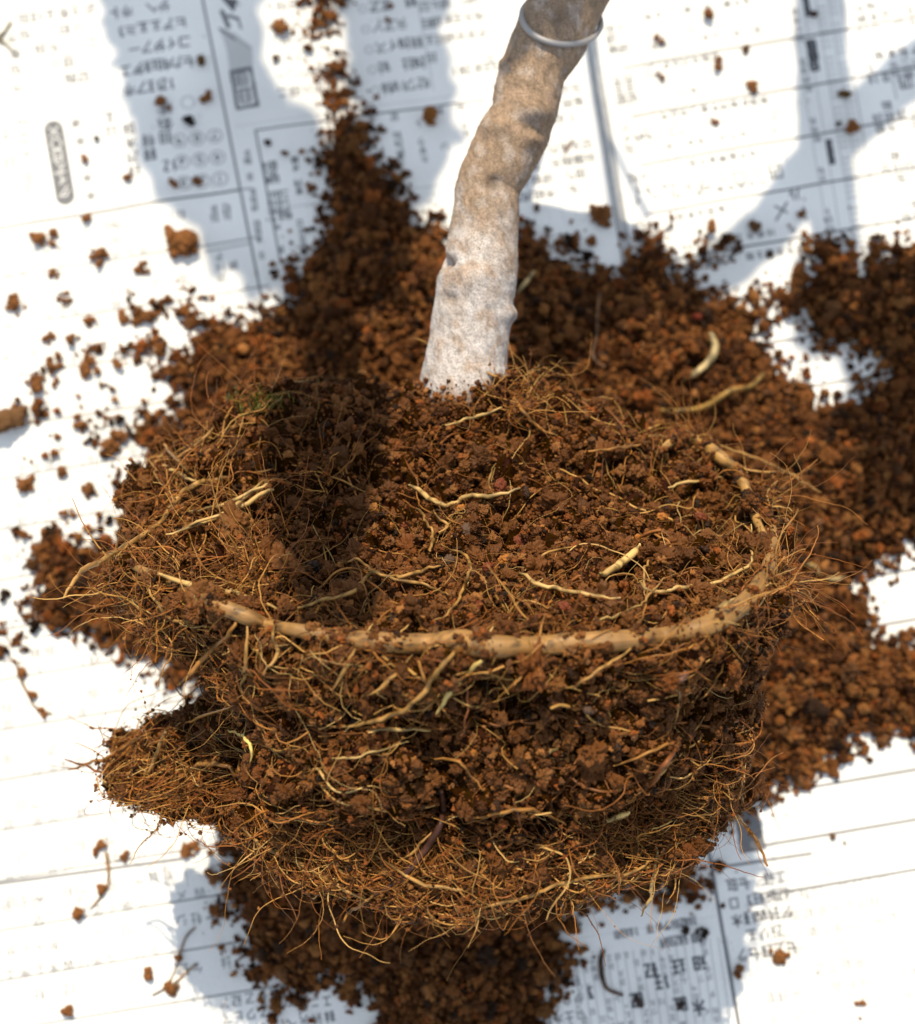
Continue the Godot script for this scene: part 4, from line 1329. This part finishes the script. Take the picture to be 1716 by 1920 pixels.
func unseen_crown(tree: Node3D, from: Vector3) -> void:  # unseen limbs and leaves, placed to cast shadows on paper, heap and ball
	unseen_limb(tree, from, [420, -260, 40, 0.40, 330, -60, 36, 0.40, 350, 150, 34, 0.40, 420, 330, 30, 0.40, 520, 480, 26, 0.40], [
		[190, -80, 470, -80, 476, 20, 490, 140, 540, 215, 600, 190, 610, 420, 560, 490, 490, 560, 440, 505, 400, 490, 388, 430, 335, 390, 300, 330, 250, 180]], 560)
	unseen_limb(tree, from, [760, -260, 40, 0.40, 745, 0, 40, 0.40, 730, 200, 40, 0.40, 690, 420, 40, 0.40, 630, 620, 46, 0.39, 606, 790, 62, 0.40, 602, 920, 52, 0.455, 596, 1060, 44, 0.515, 650, 1130, 40, 0.535], [
		[655, -80, 838, -80, 828, 110, 848, 250, 800, 340, 770, 440, 750, 620, 560, 640, 540, 560, 590, 420, 610, 300, 690, 230, 660, 130],
		[520, 730, 715, 730, 700, 900, 655, 1040, 700, 1150, 600, 1165, 545, 1060, 530, 900]], 380)
	unseen_limb(tree, from, [1500, -260, 50, 0.42, 1535, -80, 52, 0.42, 1542, 120, 54, 0.42, 1550, 300, 54, 0.42, 1570, 470, 46, 0.42], [], 0)
	unseen_limb(tree, from, [1700, -300, 44, 0.42, 2000, -150, 44, 0.44, 1850, 30, 44, 0.44, 1716, 130, 46, 0.44, 1560, 270, 48, 0.42, 1430, 440, 46, 0.40, 1270, 560, 40, 0.38], [
		[1010, 480, 1180, 470, 1330, 520, 1300, 600, 1110, 700, 980, 760, 965, 620]], 70)
	unseen_limb(tree, from, [1095, -260, 11, 0.40, 1102, 60, 10, 0.40, 1130, 250, 12, 0.40, 1165, 480, 14, 0.40], [], 0)
	unseen_limb(tree, from, [1100, -260, 8, 0.42, 1120, 180, 7, 0.40, 1160, 290, 7, 0.40, 1215, 405, 8, 0.40], [], 0)
	unseen_limb(tree, from, [1700, -320, 40, 0.42, 2000, 200, 40, 0.42, 1800, 480, 40, 0.42, 1700, 700, 40, 0.42, 1690, 960, 36, 0.42], [
		[1500, 500, 1760, 500, 1760, 1040, 1620, 1000, 1590, 720, 1500, 640]], 110)

# ---------- single things lying on the paper ----------
func crumbs() -> void:
	var shapes := []
	for k in 10: shapes.append(mesh_of(crumb(3, 5 + k % 3, 0.46, 0.26), M.dry))
	var lone := shapes.slice(0, 4)
	for s in CRUMBS:
		var n: int = s[3] if s[3] < 3 else s[3] + 3
		var w := gp(s[0], s[1])
		var r: float = s[2] * 0.5 / 960.0 * TH * DIST
		var root := Node3D.new()
		put(root, "soil_crumb" if n < 3 else "soil_clump")
		var hh := heap_h(w)
		root.position = Vector3(w.x, paper_h(w.x, w.z) + hh, w.z)
		tag(root, s[4], "soil crumb" if n < 3 else "soil clump", "soil crumbs lying loose on the newspaper")
		var tone := Color(0.175, 0.07, 0.022) if s.size() < 6 else s[5] as Color
		var a := buf()
		var v := PackedVector3Array()
		var nn := PackedVector3Array()
		var ix := PackedInt32Array()
		var dirp := rf(0, TAU)
		var cur := Vector3.ZERO
		for k in n:
			var src: ArrayMesh = shapes[rng.randi() % 10]
			var arr := src.surface_get_arrays(0)
			var rr := 1.28 * r * (1.0 if n == 1 else (rf(0.45, 0.6) if k == 0 else rf(0.18, 0.42)) if n > 2 else rf(0.5, 0.62))
			var b := rot().scaled(Vector3(rf(0.85, 1.15), rf(0.7, 1.0), rf(0.85, 1.15)) * rr)
			if n > 1:
				cur = Vector3(cos(dirp), 0, sin(dirp)) * r * (0.0 if k == 0 else rf(0.45, 0.9) if k < 4 else rf(0.1, 0.55))
				dirp += TAU / n + rf(-0.5, 0.5)
			var o := v.size()
			for p: Vector3 in arr[Mesh.ARRAY_VERTEX]: v.append(b * p + cur + Vector3.UP * rr * 0.62)
			for p: Vector3 in arr[Mesh.ARRAY_NORMAL]: nn.append((b * p).normalized())
			for i: int in arr[Mesh.ARRAY_INDEX]: ix.append(i + o)
		a.v = v
		a.i = ix
		smooth(a)
		var m: StandardMaterial3D = M.dry.duplicate()
		m.vertex_color_use_as_albedo = false
		m.uv1_scale = Vector3.ONE * 260.0
		m.albedo_color = tone.linear_to_srgb() * rf(0.92, 1.06)
		show_mesh(a, m, "crumb", root)

const CRUMBS := [
	[80, 450, 58, 4, "Y-shaped soil clump below the left end of the thick rule under the dark heading"], [190, 478, 54, 5, "three-pronged soil clump left of the big ragged clump under the shaded text"], [340, 462, 96, 9, "big ragged soil clump at the foot of the shaded upper left text"], [265, 505, 40, 3, "slanting soil clump just below left of the big ragged clump"], [100, 515, 32, 3, "small bent soil clump on a thin rule at the left"], [30, 572, 54, 4, "double soil clump standing tall near the left paper edge in view"],
	[168, 605, 34, 3, "upright soil clump touching a thin rule, left of the heap"], [232, 598, 26, 1, "single round crumb between the upright clump and the hooked clump"], [282, 595, 48, 4, "hooked soil clump nearest the left corner of the heap"], [90, 637, 36, 3, "arched soil clump in the left group"], [137, 645, 28, 1, "smooth egg-shaped crumb in the left group"], [100, 690, 52, 4, "pair of joined amber and purplish crumbs on a rule in the left group"], [165, 695, 50, 4, "stepped soil clump right of the amber and purplish pair"], [225, 685, 26, 1, "lone orange crumb hard against the heap's ragged left tongue"], [72, 728, 54, 4, "spiky soil clump above the large square clod"], [104, 725, 24, 2, "thin leaning crumb beside the spiky clump"],
	[24, 790, 74, 1, "large dark square-sided clod at the left edge", Color(0.12, 0.06, 0.025)], [155, 800, 42, 3, "dark soil clump on the open paper right of the large clod"], [212, 838, 66, 5, "crusty soil clump with a long shadow just left of the heap"], [50, 915, 46, 3, "tall soil clump below the large square clod"], [120, 885, 24, 1, "small orange crumb on a rule under the crusty clump"], [168, 920, 38, 3, "leaning soil clump close to the ball's left fringe"], [125, 965, 36, 3, "flat soil clump just above the heap's lower left lobe"],
	[378, 122, 26, 1, "round dark crumb beside the vertical rule in the upper left", Color(0.11, 0.06, 0.02)], [392, 183, 34, 2, "long orange and dark crumb lying on the vertical rule", Color(0.2, 0.08, 0.022)], [302, 196, 24, 1, "oval crumb with a tiny one beside it, above the circled numbers"], [319, 206, 14, 1, "tiny crumb at the heel of the oval crumb"], [357, 228, 22, 1, "black round crumb directly over the circled numbers", Color(0.02, 0.014, 0.012)], [160, 300, 18, 1, "crumb on the column of printed stars"], [238, 337, 18, 1, "narrow crumb on the faint kanji columns", Color(0.14, 0.06, 0.02)], [327, 349, 22, 1, "round crumb at the left of the lowest circled number row"], [370, 343, 19, 1, "crumb sitting on a circled number in the lowest row"], [165, 412, 18, 1, "crumb just under the thick rule below the dark heading"], [182, 262, 13, 1, "black speck beside the second printed star", Color(0.03, 0.02, 0.016)],
	[530, 55, 30, 1, "oval crumb left of the top of the soil trail"], [517, 113, 17, 1, "dark seed-like crumb left of the soil trail", Color(0.08, 0.04, 0.015)], [712, 243, 30, 2, "dark crumb just right of the soil trail under the box rule", Color(0.09, 0.045, 0.02)], [803, 224, 36, 1, "brown bean-shaped crumb under the top rule of the box", Color(0.22, 0.085, 0.02)], [502, 268, 16, 1, "dark crooked bit inside the left corner of the box", Color(0.05, 0.03, 0.025)], [535, 290, 15, 1, "small brown bit between the two text columns of the box", Color(0.12, 0.05, 0.03)],
	[1328, 33, 25, 1, "round crumb topmost on the right page"], [1237, 80, 32, 2, "pointed crumb nearest the trunk on the right page"], [1345, 117, 38, 2, "largest double crumb on the upper right page"], [1398, 95, 19, 1, "small dark crumb above right of the largest double crumb", Color(0.1, 0.05, 0.02)], [1241, 148, 24, 2, "narrow pale brown crumb under the pointed crumb"], [1412, 167, 30, 1, "smooth round crumb on a thin rule of the right page"], [1339, 232, 16, 1, "tiny dark crumb in the middle of the right page"], [1585, 180, 26, 1, "dark crumb in the shaded column at the upper right", Color(0.10, 0.055, 0.02)], [1598, 243, 38, 1, "large round crumb on a rule in the shaded right column"], [1525, 30, 16, 1, "crumb at the foot of the printed black bar at the top", Color(0.06, 0.03, 0.02)], [1572, 233, 12, 1, "black speck left of the large round crumb", Color(0.02, 0.015, 0.012)],
	[1130, 405, 62, 5, "dark clump lying across the printed gutter above the heap"], [1335, 430, 30, 1, "orange crumb just above the heap right of the gutter"], [1415, 430, 28, 1, "dark round crumb in the slanting shadow above the heap", Color(0.09, 0.045, 0.02)], [1500, 405, 26, 2, "long thin crumb on a rule above the right soil patch"], [1640, 450, 19, 1, "small dark crumb above the right soil patch", Color(0.06, 0.035, 0.02)], [1383, 470, 30, 3, "dark crumb group in the blue shade at the heap's edge", Color(0.06, 0.03, 0.018)], [1440, 480, 26, 3, "bent dark crumb between the heap and the right patch", Color(0.06, 0.03, 0.018)],
	[190, 1585, 34, 2, "crumb hanging at the top of a thin root, lower left"], [191, 1667, 19, 1, "small crumb at the bend of the thin root, lower left"], [148, 1713, 25, 1, "round crumb at the left of the thin root's end"], [232, 1605, 22, 1, "flat brown flake right of the thin root"], [335, 1797, 17, 1, "small crumb midway on the forked thin root, bottom left"], [278, 1826, 23, 1, "oval crumb left of the forked thin root"], [322, 1856, 42, 4, "clump at the foot of the forked thin root"], [128, 1895, 21, 1, "lone crumb nearest the bottom left corner"], [45, 1262, 22, 1, "upper crumb on the curved root below the heap's left lobe"], [62, 1302, 20, 1, "middle crumb on the curved root below the heap's left lobe"], [78, 1333, 26, 2, "lowest crumb on the curved root below the heap's left lobe"], [350, 1592, 46, 4, "reddish clump above the left edge of the ball's shadow"], [402, 1645, 38, 2, "reddish crumb on the left edge of the ball's shadow"],
	[1461, 1795, 46, 5, "star-shaped soil clump at the right edge of the ball's shadow"], [1387, 1818, 34, 2, "wedge-shaped crumb on the thick vertical rule at the lower right"], [1560, 1570, 12, 1, "tiny crumb alone on the bright paper at the lower right", Color(0.1, 0.05, 0.03)], [1618, 1880, 20, 2, "faint double crumb in the bottom right corner"], [1320, 1750, 34, 3, "black crumb beside the text block under the ball", Color(0.03, 0.018, 0.012)], [1285, 1742, 18, 1, "round dark speck left of the black crumb", Color(0.03, 0.018, 0.012)], [1195, 1878, 20, 1, "dark crumb on the narrow ruled columns near the bottom", Color(0.05, 0.035, 0.03)], [1276, 1884, 17, 1, "dark crumb right along the narrow ruled columns", Color(0.05, 0.035, 0.03)]]

func bit(called: String, label: String, category: String, l: Array, col: Color, lift := 0.5, group := "") -> Node3D:
	var ctrl := PackedVector3Array()
	var ws := []
	for k in range(0, l.size(), 3):
		var r: float = l[k + 2] * 0.36 / 960.0 * TH * DIST
		var w := gp(l[k], l[k + 1])
		w = gp(l[k], l[k + 1], heap_h(w))
		ctrl.append(Vector3(w.x, paper_h(w.x, w.z) + heap_h(w) * 1.0 + r + 0.003 * lift * (1.0 if heap_h(w) > 0.001 else 0.1), w.z))
		ws.append(r)
	var a := buf()
	tube(a, spline(ctrl, 6), lerp_list(ws, 6), 8, col * 0.62, 0.3, 0.35, 0.0, 0.3)
	var o := show_mesh(a, M.root, called)
	tag(o, label, category, group)
	return o

func bits() -> void:
	var g := "root pieces lying on the spilled soil"
	bit("root_piece", "pale curved root piece on the heap right of the trunk", "root piece", [1326, 640, 14, 1334, 665, 20, 1322, 690, 20, 1300, 708, 16, 1280, 718, 7], Color(0.6, 0.44, 0.2), 1.2, g)
	bit("root_piece", "yellow brown forked root piece below the pale curved piece", "root piece", [1425, 710, 12, 1400, 735, 13, 1360, 748, 12, 1320, 765, 14, 1270, 775, 12, 1235, 778, 8], Color(0.42, 0.24, 0.06), 1.4, g)
	bit("root_piece", "short straw-coloured root piece on the heap just right of the trunk", "root piece", [968, 560, 6, 985, 540, 12, 1000, 520, 9], Color(0.6, 0.42, 0.17), 1.2, g)
	bit("root_piece", "straight thin root piece crossing the right soil patch's lower edge", "root piece", [1655, 655, 4, 1630, 645, 6, 1585, 640, 5], Color(0.3, 0.18, 0.08), 1.0, g)
	bit("root_piece", "brown root piece slanting over the bright gap right of the ball", "root piece", [1635, 705, 10, 1610, 722, 11, 1590, 738, 7], Color(0.36, 0.2, 0.08), 1.0, g)
	bit("root_piece", "long brown root lying in the shaded soil right of the trunk", "root piece", [1122, 560, 6, 1118, 600, 8, 1116, 640, 8, 1108, 680, 10, 1130, 700, 7], Color(0.26, 0.12, 0.05), 1.4, g)
	bit("root_piece", "pale flat root chip right of the ball's rim", "root piece", [1545, 1088, 10, 1560, 1090, 13, 1578, 1086, 8], Color(0.55, 0.38, 0.16), 1.2, g)
	bit("root_piece", "small tan root chip above the pale flat chip", "root piece", [1502, 1062, 8, 1518, 1070, 12, 1532, 1082, 8], Color(0.48, 0.3, 0.1), 1.2, g)
	bit("root_piece", "thin root with crumbs along it on the lower left paper", "root piece", [198, 1598, 7, 203, 1630, 8, 202, 1660, 7, 190, 1680, 7, 178, 1695, 6, 168, 1706, 3], Color(0.4, 0.22, 0.09), 0.6, "thin roots lying on the newspaper")
	bit("root_piece", "forked thin root lying on the bottom left paper", "root piece", [368, 1738, 4, 350, 1756, 5, 340, 1782, 5, 330, 1815, 4, 312, 1850, 5, 286, 1866, 5], Color(0.4, 0.24, 0.12), 0.6, "thin roots lying on the newspaper")
	bit("root_piece", "short root crossing the forked one at the bottom left", "root piece", [370, 1806, 5, 350, 1824, 5, 330, 1842, 6, 314, 1858, 5], Color(0.4, 0.22, 0.09), 0.6, "thin roots lying on the newspaper")
	bit("root_piece", "curved thin root hung with crumbs below the heap's left lobe", "root piece", [30, 1240, 6, 40, 1275, 7, 55, 1305, 6, 66, 1325, 6, 100, 1340, 4], Color(0.42, 0.24, 0.1), 0.6, "thin roots lying on the newspaper")
	bit("root_piece", "dark curved root on the shaded print under the ball", "root piece", [1132, 1780, 8, 1126, 1805, 12, 1130, 1835, 12, 1140, 1855, 8, 1168, 1866, 7], Color(0.13, 0.06, 0.025), 0.6, "thin roots lying on the newspaper")
	bit("twig", "greyish forked twig bit at the upper left edge", "twig", [22, 42, 8, 10, 62, 8, 0, 76, 14, 14, 86, 7, 28, 104, 5], Color(0.30, 0.24, 0.13), 0.6)
	bit("flake", "thin brown bark flake lying right of the trunk on the page", "flake", [1074, 262, 4, 1066, 276, 8, 1058, 290, 4], Color(0.28, 0.15, 0.1), 0.4)
	for s in [[1518, 826, 24, Color(0.32, 0.10, 0.022), "bright orange pebble on the heap right of the ball"], [1306, 598, 22, Color(0.12, 0.022, 0.010), "dark red pebble on the heap above the pale curved root piece"], [455, 660, 26, Color(0.27, 0.11, 0.03), "amber pebble on the heap left of the trunk"]]:
		var w := gp(s[0], s[1])
		w = gp(s[0], s[1], heap_h(w) + 0.003)
		var r: float = s[2] * 0.5 / 960.0 * TH * DIST
		var m: StandardMaterial3D = M.dry.duplicate()
		m.vertex_color_use_as_albedo = false
		m.albedo_color = (s[3] as Color).linear_to_srgb()
		var o := MeshInstance3D.new()
		o.mesh = mesh_of(crumb(3, 1, 0.3, 0.14, Vector3(1.1, 0.75, 0.95)), m)
		put(o, "pebble")
		o.transform = Transform3D(rot().scaled(Vector3.ONE * r * 1.2), w + Vector3.UP * (0.002))
		tag(o, s[4], "pebble", "coloured pebbles on the spilled soil")

func _ready() -> void:
	rng.seed = 20240531
	nz.seed = 7
	nz.frequency = 0.02
	nz.fractal_octaves = 3
	camera_and_light()
	make_materials()
	build_paper()
	build_heap()
	var tree := Node3D.new()
	put(tree, "uprooted_tree")
	tag(tree, "uprooted young tree with bent pale trunk and soil-clad root ball held over newspaper", "tree")
	var core := build_core(tree)
	trunk(tree)
	ball_grains(core)
	big_roots(tree)
	pebbles(tree)
	moss(tree)
	fine_roots(tree)
	crumbs()
	bits()
